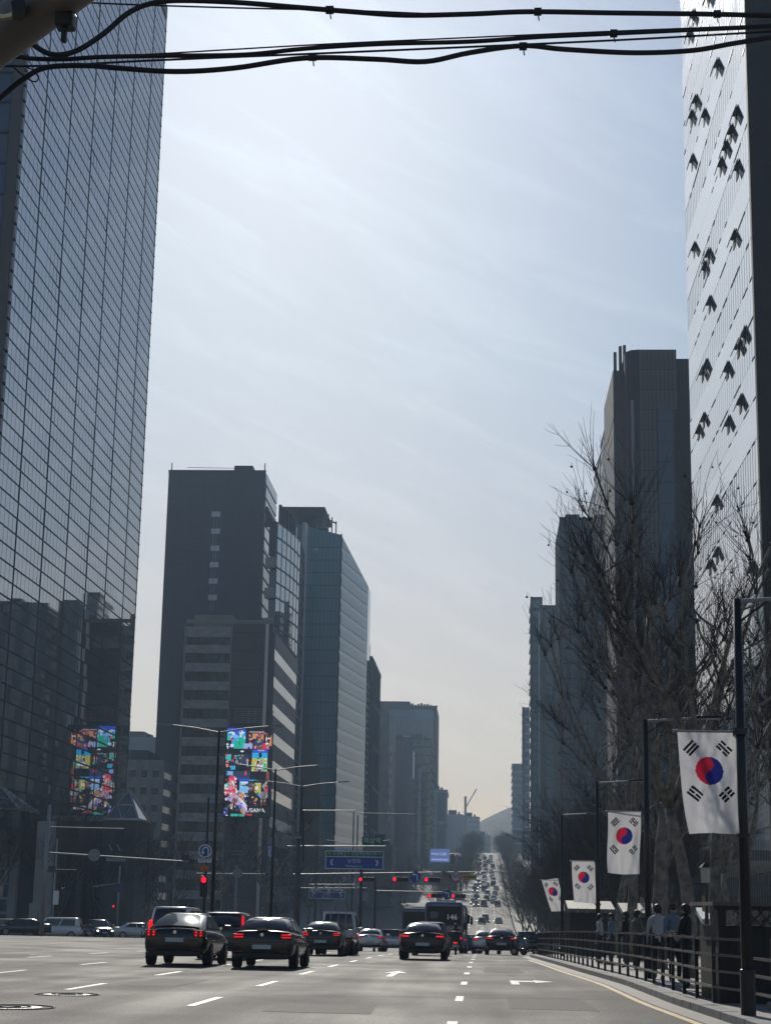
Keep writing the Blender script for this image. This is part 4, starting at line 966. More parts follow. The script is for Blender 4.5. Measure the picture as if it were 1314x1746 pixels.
MB().face([(a.x, 60, a.z), (b.x, 60.6, a.z - .18), (b.x, 60.6, b.z), (a.x, 60, b.z + .15)]).face([(a.x, 60.08, b.z + .15), (b.x, 60.68, b.z), (b.x, 60.68, a.z - .18), (a.x, 60.08, a.z)]).build('panel', M('tan_board', (.36, .26, .12), .7, var=.2, vscale=2.), t, og)
for x in (a.x + .15, b.x - .1): MB().tube([(x, 60.3, og.z), (x, 60.3, a.z - .1)], .035, 6).build('post', dark_paint, t, og)
for i, (px, py, d) in enumerate(((1203, 1492, 58), (1050+173, 1500, 70))):
    p = P(px, py, d); zg = ZR(8, d) + .13
    t = root('garden_lamp', (p.x, d, zg), ('lantern post lamp behind the near trunk', 'lantern post lamp just left of the lattice hut')[i], 'lamp', 'lantern lamps in the plaza'); og = t.location
    MB().tube([(p.x, d, zg), (p.x, d, p.z - .3)], .05, 8).build('post', black_metal, t, og)
    MB().cyl((p.x, d, p.z), (0, 0, 1), .15, .5, 8, r2=.19).build('lantern_glass', M('lantern_glass', (.5, .47, .38), .3), t, og); MB().cyl((p.x, d, p.z + .33), (0, 0, 1), .24, .18, 8, r2=.05).build('cap', black_metal, t, og)

# ------------------------------------------------------------------ lamp posts with flags
fm = [M('flag_white', (.74, .73, .74), .8), M('flag_red', (.62, .02, .05), .8), M('flag_blue', (.015, .03, .22), .8), M('flag_black', (.012, .012, .014), .8)]
for m_ in fm:                                     # thin cloth lets the low sun through
    n, l = m_.node_tree.nodes, m_.node_tree.links; b = n['Principled BSDF']; tr = n.new('ShaderNodeBsdfTranslucent'); tr.inputs[0].default_value = b.inputs['Base Color'].default_value
    mxs = n.new('ShaderNodeMixShader'); mxs.inputs[0].default_value = .38; l.new(b.outputs[0], mxs.inputs[1]); l.new(tr.outputs[0], mxs.inputs[2]); l.new(mxs.outputs[0], n['Material Output'].inputs[0])
def flag_cell(u, v, W, H):                        # u to the right, v down from the top, metres
    cx, cy = W*.5, H*.385; x, y = u - cx, -(v - cy); r = W*.245
    if x*x + y*y < r*r:
        a = R(20); xr, yr = x*math.cos(a) + y*math.sin(a), -x*math.sin(a) + y*math.cos(a)
        red = xr < 0
        if xr*xr + (yr - r/2)**2 < r*r/4: red = True
        if xr*xr + (yr + r/2)**2 < r*r/4: red = False
        return 1 if red else 2
    for sx, sy, pat in ((-1, 1, (1, 1, 1)), (1, 1, (0, 1, 0)), (-1, -1, (1, 0, 1)), (1, -1, (0, 0, 0))):
        dx, dy = x - sx*W*.285, y - sy*W*.40
        n = Vector((sx*.70, sy*.72)).normalized(); q = dx*n.x + dy*n.y; s = dx*n.y - dy*n.x
        for k in range(3):
            if abs(q - (k - 1)*W*.062) < W*.021 and abs(s) < W*.125 and (pat[k] or abs(s) > W*.016): return 3
    return 0
def flag_mesh(seed, W=.88, H=1.58, swing=.18, twist=.1, nx=84, ny=150):
    rg = random.Random(seed); mb = MB(); p1, p2 = rg.uniform(0, 6), rg.uniform(0, 6)
    for j in range(ny + 1):
        v = j / ny
        for i in range(nx + 1):
            u = i / nx
            fold = .07 * v**.8 * math.sin(7*u + 2.6*v + p1) + .045 * v * math.sin(13*u - 4*v + p2) + .02 * math.sin(21*u + 6*v + p1)*v
            x = u*W*(1 - .06*v*v) + swing*v**1.4 + .02*v*math.sin(5*v + p1); yy = fold - .25*twist*v + .12*v*v*u
            mb.v.append((x, yy, -v*H*(1 - .02*u) - .03*v*math.sin(3*u + p2) - .09*twist*u*v))
    for j in range(ny):
        for i in range(nx):
            a = j*(nx+1) + i; mb.f.append((a, a+nx+1, a+nx+2, a+1)); mb.m.append(flag_cell((i+.5)/nx*W, (j+.5)/ny*H, W, H))
    return mb
GL = 'black lamp posts with national flags along the right kerb'; GF = 'national flags hung from the kerb lamp posts'
for i, (d, X, sw, tw_, lab, fl) in enumerate(((27., 3.99, .13, .3, 'tall black lamp post at the right edge bearing the nearest flag', 'largest hanging flag, nearest, on the post at the right edge'), (44.3, 4.12, .02, .9, 'black lamp post behind the people bearing the second flag', 'second hanging flag, its foot blown askew, above the people'), (66.5, 4.30, .06, .2, 'black lamp post bearing the third flag', 'third hanging flag, small and straight, above the pale canopy'), (84.5, 3.75, .30, .4, 'farthest black lamp post, among bushy trees, bearing the smallest flag', 'smallest hanging flag, swinging among the dark branches'))):
    zg = ZR(X, d) + .13
    lp = root('lamp_post', (X, d, zg), lab, 'lamp post', GL)
    ht = (6.38, 6.45, 6.7, 6.7)[i]
    MB().tube([(0, 0, -.1), (0, 0, ht)], [.095, .065], 12).build('pole', black_metal, lp, smooth=True)
    MB().cyl((0, 0, .3), (0, 0, 1), .115, .75, 12).build('base_sleeve', black_metal, lp, bevel=.02)
    MB().tube([(0, 0, ht - .04), (1.35, 0, ht + .06)], [.04, .03], 8).build('arm', galv, lp); MB().tube([(.05, 0, ht - .35), (.5, 0, ht - .02)], .018, 6).build('brace', black_metal, lp)
    h = MB(); h.loft([[(1.2 + a*.75, .13*b*(1-.5*a), ht + .03 + c*.07 + a*.04) for b, c in ((-1, 0), (1, 0), (.6, 1), (-.6, 1))] for a in (0, .5, 1)]); hd = h.build('lamp_head', black_metal, lp, bevel=.015)
    MB().box(1.35, 1.85, -.07, .07, ht + .035, ht + .05).build('lens', M('lamp_lens', (.6, .6, .58), .25), hd)
    za = P(1200, 1249, 27).z - ZR(4, 27) - .13 if i == 0 else None
    zf = (4.27, 4.10, 3.71, 3.55)[i]
    MB().tube([(-1.02, 0, zf), (.02, 0, zf)], .016, 8).build('flag_arm', galv, lp); MB().cyl((-1.03, 0, zf), (1, 0, 0), .028, .05, 8).build('finial', galv, lp)
    MB().cyl((0, 0, zf), (0, 0, 1), .13, .1, 12).build('bracket', black_metal, lp); MB().cyl((0, 0, zf - 1.6), (0, 0, 1), .12, .06, 12).build('bracket', black_metal, lp)
    fo = flag_mesh(3 + i, (.90, .84, .88, .88)[i], (1.58, 1.5, 1.55, 1.55)[i], sw, tw_).build('national_flag', fm, smooth=True); fo.location = (X - .98, d, zg + zf - .02); tag(fo, fl, 'flag', GF)
    if i == 3: fo.rotation_euler = (0, R(-8), R(25))
    if i == 1: fo.rotation_euler = (0, 0, R(-14))

# ------------------------------------------------------------------ median lamp posts and signal poles
GM = 'double-armed street lamps down the median'
def street_lamp(px, ptop, d, armL, armR, lab):
    t = P(px, ptop, d); zg = ZR(t.x, d); r = root('street_lamp', (t.x, d, zg), lab, 'street lamp', GM); h = t.z - zg
    MB().tube([(0, 0, -.1), (0, 0, h)], [.14, .07], 10).build('pole', black_metal, r, smooth=True); MB().cyl((0, 0, .5), (0, 0, 1), .2, 1.1, 10).build('base_sleeve', black_metal, r)
    for s, L in ((-1, armL), (1, armR)):
        if not L: continue
        MB().tube([(0, 0, h - .1), (s*L*.5, 0, h + .16), (s*L, 0, h + .32)], [.045, .04, .03], 8).build('arm', galv, r)
        o = MB().loft([[(s*(L - .1 + a*.95), w*.16*(1 - .5*a), h + .28 + c*.09 + a*.05) for w, c in ((-s, 0), (s, 0), (.6*s, 1), (-.6*s, 1))] for a in (0, .5, 1)]).build('lamp_head', galv, r); 
street_lamp(374, 1246, 101, 2.9, 3.0, 'nearest double-armed street lamp, crossing the video screen'); street_lamp(470, 1311, 126, 3.0, 3.2, 'double-armed street lamp at the foot of the screen building'); street_lamp(515, 1339, 147, 3.1, 3.2, 'double-armed street lamp farthest along the median')
def plain_mast(name, px, ptop, d, r0, r1, lab, cat, mat=None):
    t = P(px, ptop, d); zg = ZR(t.x, d); r = root(name, (t.x, d, zg), lab, cat); MB().tube([(0, 0, -.2), (0, 0, t.z - zg)], [r0, r1], 12).build('pole', mat or dark_paint, r, smooth=True); return r, t.z - zg
def arm_to(r, d, za, p0, p1, rad=.05, name='arm', mat=None):      # arm in the plane y = d through two photo points
    a, b = P(*p0, d), P(*p1, d); o = r.location
    return MB().tube([a - o, b - o], [rad, rad*.7], 8).build(name, mat or galv, r)
def round_sign(r, c, rad, mat, ring=None, name='sign_disc'):
    o = MB().cyl(c, (0, 1, 0), rad, .04, 24).build(name, mat, r)
    if ring: MB().tube([(c[0] + rad*.9*math.cos(a), c[1] - .03, c[2] + rad*.9*math.sin(a)) for a in np.linspace(0, 2*math.pi, 25)], rad*.11, 4).build('ring', ring, o)
    return o
def bent_arrow(parent, c, s, uturn=False):
    m = MB(); w = .16*s; y = c[1] - .032
    if uturn: pts = [(.5, -.6), (.5, .25), (.28, .55), (-.1, .55), (-.35, .25), (-.35, -.15)]
    else: pts = [(.32, -.6), (.32, .2), (.1, .38), (-.2, .38)]
    pts = [Vector((c[0] + a*s, y, c[2] + b*s)) for a, b in pts]
    for i, (a, b) in enumerate(zip(pts, pts[1:])):
        d = (b - a).normalized(); n = Vector((-d.z, 0, d.x))*w*.6; e = d*w*.3; yy = Vector((0, -.0015*i, 0)); m.face([a - n - e + yy, a + n - e + yy, b + n + e + yy, b - n + e + yy])
    p = pts[-1]; d = (pts[-1] - pts[-2]).normalized(); n = Vector((-d.z, 0, d.x)); yy = Vector((0, -.012, 0)); m.face([p + n*.3*s + yy, p - n*.3*s + yy, p + d*.42*s + yy]); m.build('arrow', sign_white, parent)
def signal(r, c, k=4, on=0, s=1., horiz=True, lab=None, group='red traffic lights hung over the road'):
    """a signal head hung on an arm; its own thing"""
    t = root('traffic_light', c, lab, 'traffic light', group); w = .36*s
    L = w*k
    hs = MB(); (hs.box(-.02, L + .02, 0, .22, -.20*s, .20*s) if horiz else hs.box(-.2*s, .2*s, 0, .22, -L - .02, .02)); hs.build('housing', trim_black, t, bevel=.03)
    for i in range(k):
        q = (w*(i + .5), -.01, 0) if horiz else (0, -.01, -w*(i + .5))
        v = MB(); rr = .165*s
        v.loft([[(q[0] + rr*math.cos(a), yy, q[2] + rr*math.sin(a)) for a in np.linspace(R(-30), R(210), 9)] + [(q[0] + rr*.93*math.cos(a), yy, q[2] + rr*.93*math.sin(a)) for a in np.linspace(R(210), R(-30), 9)] for yy in (0, -.22*s)]); v.build('visor', trim_black, t)
        MB().disc((q[0], -.012, q[2]), rr*.93 if i != on else rr*1.0, 16).build('lens', red_on if i == on else lens_off, t)
    MB().tube([(L*.5 if horiz else 0, .12, .15*s), (L*.5 if horiz else 0, .12, .42*s)], .03, 6).build('bracket', dark_paint, t)
    return t
# pole with the U-turn sign and a red signal
um, h = plain_mast('signal_pole', 356, 1360, 95, .09, .06, 'short dark signal pole carrying the U-turn sign', 'pole')
o = um.location
q = P(350, 1451, 94.8) - o; sg = root('uturn_sign', P(350, 1451, 94.8), 'round blue U-turn sign on the short dark pole', 'sign')
sd_ = round_sign(sg, (0, 0, 0), .37, sign_blue, sign_white); bent_arrow(sd_, (0, 0, 0), .36, True)
MB().box(-.36, .36, -.02, .02, -.62, -.42).build('supplementary_plate', sign_white, sg); text('좌회전시', .15, (0, -.025, -.52), trim_black, sg, width=.6)
MB().face([(-.26, 0, -.92), (0, 0, -1.18), (.26, 0, -.92), (0, 0, -.66)]).build('warning_diamond', M('warning_orange', (.5, .16, .03), .5), sg); MB().tube([(.12, .06, -1.3), (.12, .06, .3)], .035, 6).build('bracket', dark_paint, sg)
signal(um, P(348, 1494, 94.7), 3, 0, 1.0, False, 'upright red traffic light under the U-turn sign')
# left mast arm with round plate and cameras
lm_, h = plain_mast('mast_pole', 85, 1372, 140, .16, .12, 'grey mast pole at the left whose long arm reaches toward the dark tower', 'pole', galv)
arm_to(lm_, 140, 0, (85, 1454), (322, 1469), .07); arm_to(lm_, 140, 0, (85, 1410), (212, 1413), .045)
o = lm_.location
q = P(161, 1458, 139.8) - o; MB().cyl(q, (0, 1, 0), .5, .04, 20).build('round_plate', grey_paint, lm_)
for px in (190, 205): q = P(px, 1466, 139.8) - o; MB().box(q.x - .4, q.x + .4, -.3, .1, q.z - .12, q.z + .12).build('sign_back', grey_paint, lm_)
q = P(312, 1467, 139.8) - o; MB().box(q.x - .1, q.x + .5, -.15, .15, q.z + .05, q.z + .45).box(q.x + .5, q.x + .9, -.1, .1, q.z - .2, q.z + .1).build('camera', dark_paint, lm_)
for px, py in ((200, 1440), (186, 1440)): q = P(px, py, 139.8) - o; MB().tube([q, q + Vector((.3, 0, -.5))], .06, 6).build('spot_lamp', galv, lm_)
# big mast with the overhead blue sign
bm_, h = plain_mast('sign_gantry', 509, 1425, 138, .24, .2, 'thick grey gantry pole whose two arms carry the large blue road sign', 'pole', M('gantry_paint', (.085, .083, .08), .6)); o = bm_.location
arm_to(bm_, 138, 0, (509, 1443), (657, 1443), .075); arm_to(bm_, 138, 0, (516, 1382), (606, 1382), .055); MB().tube([(P(517, 1382, 138) - o), (P(517, 1470, 138) - o)], .1, 8).build('upright', dark_paint, bm_)
arm_to(bm_, 138, 0, (490, 1443), (509, 1443), .06); q = P(509, 1428, 137.8) - o; MB().cyl(q, (0, 0, 1), .3, .15, 10).build('cap_lamp', galv, bm_)
def blue_sign(label, pl, pr, pt, pb, d, main, rom, greens, group):
    a, b = P(pl, pt, d), P(pr, pb, d); w, hh = b.x - a.x, a.z - b.z; r = root('road_sign', (a.x, d, b.z), label, 'road sign', group)
    MB().box(0, w, 0, .06, 0, hh).build('border_plate', sign_white, r)
    e = w*.014; gh = hh*.30
    MB().box(e, w - e, -.012, 0, e, hh - gh - e).build('blue_field', sign_blue, r)
    for k in range(3): MB().box(e + (w - 2*e)*k/3 + (e*.4 if k else 0), e + (w - 2*e)*(k+1)/3 - (e*.4 if k < 2 else 0), -.012, 0, hh - gh, hh - e).build('green_field', sign_green, r)
    text(main, hh*.3, (w*.5, -.02, hh*.43), sign_white, r, width=w*.23); text(rom, hh*.15, (w*.5, -.02, hh*.17), sign_white, r, width=w*.28)
    for k, gtxt in enumerate(greens): text(gtxt, gh*.6, (e + (w-2*e)*(k + .5)/3, -.02, hh - gh*.52), sign_white, r, width=w*.26)
    for s in (-1, 1):
        cx = w*.5 + s*w*.385; z = hh*.36; m = MB(); q = w*.02*s
        for sg_ in (1, -1): m.face([(cx - q, -.02 - .001*sg_, z + sg_*hh*.17), (cx - q + .03*w*s*.9, -.02 - .001*sg_, z + sg_*hh*.17), (cx + q + .03*w*s*.4, -.02 - .001*sg_, z), (cx + q - .03*w*s*.5, -.02 - .001*sg_, z)][::sg_*int(s)])
        m.build('chevron', sign_white, r)
    for x in (w*.3, w*.7): MB().tube([(x, .08, hh*.2), (x, .08, hh + .35)], .04, 6).build('hanger', galv, r)
blue_sign('large blue overhead sign reading 논현로 with green strip on top', 555, 653, 1450, 1483, 137.6, '논현로', 'Nonhyeon-ro', ('← 도곡로', '↑ 강남역', '봉은사로 →'), 'blue overhead road signs')
a, b = P(617, 1427, 137.7), P(652, 1441, 137.7); r = root('station_sign', (a.x, 137.7, b.z), 'small green sign reading 역삼역 above the large blue sign', 'sign'); MB().box(0, b.x - a.x, 0, .05, 0, a.z - b.z).build('plate', sign_green, r); text('역삼역', .4, ((b.x - a.x)/2, -.01, (a.z - b.z)/2), sign_white, r, width=(b.x - a.x)*.8); MB().tube([(.4, .06, -.2), (.4, .06, a.z - b.z)], .03, 6).build('hanger', galv, r)
sm_, h = plain_mast('sign_pole', 540, 1455, 225, .15, .12, 'thin gantry pole far beyond the big one, holding the smaller blue sign', 'pole'); arm_to(sm_, 225, 0, (528, 1508), (604, 1508), .06); arm_to(sm_, 225, 0, (512, 1514), (625, 1514), .05)
blue_sign('smaller blue overhead sign with white chevrons below the large one', 527, 588, 1515, 1533, 224.6, '논현로', 'Nonhyeon-ro', ('←', '↑', '→'), 'blue overhead road signs')
# signal gantry across the road
g1, h = plain_mast('signal_gantry', 616, 1478, 150, .14, .12, 'signal mast behind the stopped trucks with the upper light arm', 'pole'); arm_to(g1, 150, 0, (500, 1491), (860, 1486), .07)
for (px, py, lab) in ((611, 1499, 'leftmost overhead red traffic light on the upper arm'), (669, 1499, 'overhead red traffic light left of the round left-turn sign on the upper arm'), (723, 1499.5, 'overhead red traffic light right of the left-turn sign on the upper arm')): signal(g1, P(px, py, 149.6), 4, 0, .95, True, lab)
q = P(708, 1495, 149.5); s_ = root('turn_sign', q, 'round blue left-turn sign between the red lights on the upper arm', 'sign', 'round blue left-turn signs'); bent_arrow(round_sign(s_, (0, 0, 0), .46, sign_blue, None), (0, 0, 0), .5)
q = P(777, 1494.5, 149.5); s_ = root('speed_sign', q, 'round white speed sign reading 50 with a red ring', 'sign'); t_ = round_sign(s_, (0, 0, 0), .44, sign_white, sign_red); text('50', .5, (0, -.06, 0), trim_black, s_, width=.48)
a, b = P(787, 1492, 149.6), P(812, 1499, 149.6); s_ = root('notice_plate', ((a.x), 149.6, b.z), 'narrow amber notice plate beside the speed sign', 'sign'); MB().box(0, b.x - a.x, 0, .05, 0, a.z - b.z).build('plate', sign_yellow, s_); MB().box(.15, b.x - a.x - .15, -.01, 0, .12, .2).build('printed_line', trim_black, s_)
for i, (px, py) in enumerate(((757, 1485), (767, 1489))): q = P(px, py, 149.4); s_ = root('arm_camera', q, ('larger pale camera housing standing on the upper signal arm', 'smaller pale camera housing beside the speed sign')[i], 'camera'); MB().cyl((0, 0, 0), (0, 0, 1), .28 - .07*i, .22, 10, r2=.16).build('dome', galv, s_); MB().tube([(0, 0, -.5), (0, 0, 0)], .05, 6).build('stem', dark_paint, s_)
g2, h = plain_mast('signal_gantry', 640, 1496, 178, .14, .12, 'farther signal mast with the lower light arm above the bus', 'pole'); arm_to(g2, 178, 0, (640, 1519), (800, 1522), .07)
for (px, py, lab) in ((729, 1527, 'red traffic light on the lower arm just over the bus'), (769, 1527.5, 'rightmost red traffic light on the lower arm beside the turn sign')): signal(g2, P(px, py, 177.6), 4, 0, 1., True, lab)
q = P(762, 1525.5, 177.5); s_ = root('turn_sign', q, 'round blue left-turn sign on the lower arm over the bus', 'sign', 'round blue left-turn signs'); bent_arrow(round_sign(s_, (0, 0, 0), .5, sign_blue, None), (0, 0, 0), .52)
# faint arms and poles in the left distance
for i, (px, pt, d, arms, lab) in enumerate(((610, 1390, 200, (((556, 1432), (612, 1440)), ((612, 1440), (664, 1432))), 'grey lamp pole behind the blue sign with two upturned arms'), (603, 1385, 240, (((612, 1386), (706, 1388)),), 'camera pole with one long thin arm over the left lanes'), (404, 1475, 170, (((335, 1489), (452, 1490)),), 'grey pole with a faint round plate before the screen building'), (205, 1476, 182, (((160, 1512), (200, 1506)),), 'pedestrian light pole behind the crossing white sedan'), (98, 1430, 172, (((82, 1482), (132, 1483)),), 'cluttered signal pole at the left corner'))):
    r, h = plain_mast('street_pole', px, pt, d, .13, .08, lab, 'pole', galv if i != 1 else None)
    for k, (p0, p1) in enumerate(arms): arm_to(r, d, 0, p0, p1, .035)
    o = r.location
    if i == 2: q = P(405, 1489, d - .2) - o; MB().cyl(q, (0, 1, 0), .48, .04, 18).build('round_plate', M('plate_tan', (.26, .24, .21), .6), r)
    if i == 3:
        q = P(208, 1540, d - .3); signal(r, q, 2, -1, 1., False, 'dark upright signal head behind the crossing white sedan', 'unlit corner signal heads'); q = P(194, 1543, d - .3); signal(r, q, 1, 0, .7, False, 'tiny red pedestrian light left of the crossing sedan', 'corner pedestrian lights'); q = P(203, 1514, d - .3) - o; MB().box(q.x - .5, q.x + .5, -.3, -.2, q.z - .45, q.z + .45).build('sign_back', M('dull_blue', (.05, .06, .13), .6), r)
    if i == 4:
        q = P(107, 1514, d - .3); signal(r, q, 3, -1, 1., False, 'dark upright signal head at the left corner', 'unlit corner signal heads'); q = P(96, 1531, d - .4) - o; MB().box(q.x - .3, q.x + .25, -.4, -.3, q.z - .65, q.z + .7).build('white_notice', sign_white, r); q = P(90, 1482, d - .3) - o; MB().box(q.x - .4, q.x + .3, -.4, -.2, q.z - .3, q.z + .3).build('sign_back', dark_paint, r)
        q = P(66, 1550, d) - o; MB().box(q.x - 1., q.x - .1, .2, 1., -.1, 3.4).build('control_cabinet', stone_grey, r); MB().box(q.x, q.x + .9, .2, 1., -.1, 2.6).build('control_cabinet', stone_grey, r)

# ------------------------------------------------------------------ mast arm and cables over the camera
ma = root('overhead_mast', (5.6, -.6, 0), 'thick grey steel mast arm crossing the top left corner', 'mast'); o = ma.location
A_ = P(-70, 168, 7.3); B_ = P(72, 57, 6.6); dv = (B_ - A_)
# horizontal tube through the photographed line, carried to its post
hA = PX(72, 57, -1.75) if False else None
def on_plane(px, py, z): w = ray(px, py); t = (z - CAMZ) / w.z; return Vector((w.x*t, w.y*t, z))
q0, q1 = on_plane(2, 62, 5.9), on_plane(96, -10, 5.9); dv = (q1 - q0).normalized(); dv.z = 0; dv.normalize()
e0 = q0 - dv*5.5; e1 = q0 + dv*9.5
steel = M('mast_steel', (.21, .195, .18), .55, .2, var=.15, vscale=3.)
MB().tube([e0 - o, q0 - o, e1 - o], [.11, .128, .16], 20).build('arm', steel, ma, smooth=True)
ma_post = MB().tube([(e1.x - o.x, e1.y - o.y, 0), (e1.x - o.x, e1.y - o.y, 6.4)], [.2, .16], 16); ma_post.build('post', steel, ma, smooth=True)
qc = on_plane(112, 34, 5.75) - o
MB().box(qc.x - .045, qc.x + .045, qc.y - .045, qc.y + .045, qc.z - .045, qc.z + .045).box(qc.x - .015, qc.x + .012, qc.y - .02, qc.y + .02, qc.z - .12, qc.z - .04).build('clamp', dark_paint, ma, bevel=.01)
MB().tube([qc + Vector((0, 0, .05)), qc + Vector((-.12, .08, .14))], .03, 6).build('clamp_arm', dark_paint, ma)
qr = on_plane(8, 2, 5.9) - o
MB().tube([qr + Vector((.09*math.cos(a), 0, .09*math.sin(a))) for a in np.linspace(0, 2*math.pi, 17)], .018, 6).build('cable_ring', M('brass_ring', (.5, .42, .25), .3, .8), ma); MB().tube([on_plane(32, 8, 5.8) - o, on_plane(33, 24, 5.8) - o], .04, 6).build('hook', dark_paint, ma)
cable_m = M('cable_sheath', (.02, .018, .02), .55)
def cable(label, pts, d0, d1, rad, name='cable'):
    w = [P(px, py, d0 + (d1 - d0)*(px + 60)/1440) for px, py in pts]
    out = []
    for i in range(len(w) - 1):                # Catmull-Rom between the sampled points
        p0, p1, p2, p3 = w[max(0, i-1)], w[i], w[i+1], w[min(len(w)-1, i+2)]
        for k in range(6): t = k/6; out.append(.5*((2*p1) + (p2 - p0)*t + (2*p0 - 5*p1 + 4*p2 - p3)*t*t + (3*p1 - p0 - 3*p2 + p3)*t**3))
    out.append(w[-1])
    if rad > .01:
        e = out[-1]; out += [e + Vector((3, .3, .3)), e + Vector((9, .8, 1.4))]
    o_ = out[0].copy(); c = tag(MB().tube([q - o_ for q in out], rad, 8).build(name, cable_m, smooth=True), label, 'cable', 'cables strung over the road'); c.location = o_; return c
cable('topmost thick cable sweeping up from the mast and running along the top', [(54, 74), (80, 90), (108, 93), (140, 82), (180, 55), (215, 25), (250, 8), (300, 1), (400, 4), (500, 12), (600, 20), (690, 26), (800, 24), (900, 20), (1040, 22), (1200, 24), (1330, 27)], 8.2, 9, .0155)
cable('middle thick cable running straight below the topmost one', [(-70, 104), (20, 97), (55, 100), (110, 101), (180, 97), (300, 95), (420, 93), (520, 83), (650, 75), (800, 71), (920, 63), (1050, 57), (1200, 50), (1340, 44)], 8.3, 9, .013)
cable('lowest thick cable with two dips hanging across the road', [(-60, 215), (0, 167), (40, 135), (80, 115), (150, 112), (200, 116), (300, 122), (400, 116), (520, 99), (640, 101), (725, 105), (800, 90), (890, 78), (960, 84), (1080, 90), (1180, 86), (1250, 74), (1340, 60)], 8.1, 9, .0145)
cable('thin messenger wire just above the middle cable', [(180, 97), (300, 90), (560, 75), (800, 64), (1050, 53), (1200, 47), (1340, 41)], 8.32, 9.02, .0045)
cable('thin steel wire slanting between the middle and lowest cables', [(-70, 113), (90, 112), (240, 104), (500, 93), (800, 80), (1100, 66), (1340, 52)], 8.25, 9.05, .0065)
cable('thin taut wire along the very top edge beside the topmost cable', [(140, 4), (230, 8), (420, 14), (600, 18), (760, 24), (900, 22)], 8.3, 9, .005)
cable('small looped tie wire under the mast at the left', [(24, 115), (38, 127), (52, 137), (62, 139), (66, 131), (58, 120), (46, 115)], 8.1, 8.2, .004)
for i, (px, py, d) in enumerate(((562, 17, 8.6), (916, 20, 8.86), (1221, 24, 9), (533, 97, 8.55), (891, 79, 8.8), (1045, 57, 8.9))):
    c = P(px, py, d); t_ = tag(MB().tube([(-.022, 0, 0), (.022, 0, 0)], .024, 8).tube([(.0, 0, 0), (.008, 0, -.055)], .004, 5).build('cable_tie', cable_m), ('cable tie at the left of the topmost cable', 'cable tie at the middle of the topmost cable', 'cable tie over the mirror tower', 'cable tie at the first crest of the lowest cable', 'hanging cable tie at the second crest of the lowest cable', 'cable tie on the middle cable toward the right')[i], 'cable tie', 'ties on the overhead cables'); t_.location = c
# ------------------------------------------------------------------ vehicles
def paint(name, col, rough=.2, metal=.3): return M('paint_' + name, col, rough, metal, 1.5, coat=1.)
PB = M('paint_black', (.006, .006, .007), .22, 0., 1.4, coat=.5); PG = paint('charcoal', (.03, .031, .034)); PS = paint('silver', (.45, .46, .47), .25, .6); PW = paint('white', (.72, .72, .70), .25, 0); PC = paint('cream', (.75, .72, .62), .25, 0); PBL = paint('bus_blue', (.02, .06, .24), .3, 0); PDG = paint('grey', (.12, .125, .13), .25, .4)
STY = {
 'sedan': dict(L=4.95, W=1.88, H=1.46, st=[(0,.44,.82,.72),(.05,.33,1.0,.86),(.16,.27,1.07,.92),(.7,.25,1.06,.935),(2.4,.24,1.0,.94),(3.6,.25,.96,.935),(4.4,.27,.86,.91),(4.82,.33,.74,.82),(4.95,.42,.62,.66)], cab=(.55, 1.35, 3.0, 4.0), lw=.82, rw=.60, tail=(.87, .98)),
 'suv': dict(L=4.75, W=1.92, H=1.66, st=[(0,.46,.92,.76),(.05,.36,1.08,.88),(.15,.30,1.13,.93),(.7,.28,1.13,.955),(2.4,.27,1.09,.96),(3.5,.28,1.06,.95),(4.3,.30,.98,.92),(4.65,.36,.84,.84),(4.75,.44,.70,.7)], cab=(.14, .75, 2.9, 3.75), lw=.84, rw=.64, tail=(.95, 1.1)),
 'hatch': dict(L=4.2, W=1.82, H=1.62, st=[(0,.44,.9,.78),(.05,.34,1.02,.86),(.15,.28,1.06,.89),(.7,.26,1.06,.905),(2.2,.25,1.02,.91),(3.2,.26,1.0,.90),(3.9,.28,.90,.87),(4.12,.34,.78,.8),(4.2,.42,.66,.68)], cab=(.08, .4, 2.6, 3.4), lw=.84, rw=.68, tail=(.88, 1.12)),
 'van': dict(L=5.1, W=1.95, H=1.95, st=[(0,.46,.98,.84),(.04,.36,1.10,.93),(.12,.30,1.14,.96),(.7,.28,1.14,.97),(2.6,.27,1.12,.975),(4.0,.28,1.10,.965),(4.7,.30,1.02,.93),(5.02,.36,.88,.84),(5.1,.44,.72,.72)], cab=(.07, .32, 3.5, 4.5), lw=.88, rw=.76, tail=(.9, 1.25)),
 'cab': dict(L=4.8, W=1.74, H=1.98, st=[(0,.6,.95,.82),(.04,.55,1.02,.84),(.12,.5,1.04,.85),(1.2,.48,1.04,.86),(2.4,.46,1.06,.87),(3.4,.4,1.08,.87),(4.2,.38,1.06,.86),(4.7,.42,.96,.82),(4.8,.5,.84,.74)], cab=(2.7, 2.8, 4.1, 4.65), lw=.84, rw=.74, tail=(.66, .78)),
}
STY['fastback'] = dict(L=4.8, W=1.92, H=1.54, st=[(0,.44,.90,.76),(.05,.34,1.04,.88),(.15,.29,1.08,.93),(.7,.27,1.08,.955),(2.4,.26,1.04,.96),(3.5,.27,1.0,.95),(4.35,.29,.90,.92),(4.7,.35,.78,.84),(4.8,.43,.66,.7)], cab=(.12, 1.62, 2.9, 3.9), lw=.85, rw=.62, tail=(.90, 1.0))
def ring_(y, zl, zb, w):
    h = [(0, zl), (.72*w, zl), (.95*w, zl + .07), (w, zl + .42*(zb - zl)), (.985*w, zb - .14), (.93*w, zb - .03), (.6*w, zb + .02), (0, zb + .035)]
    return [Vector((x, y, z)) for x, z in h] + [Vector((-x, y, z)) for x, z in h[-2:0:-1]]
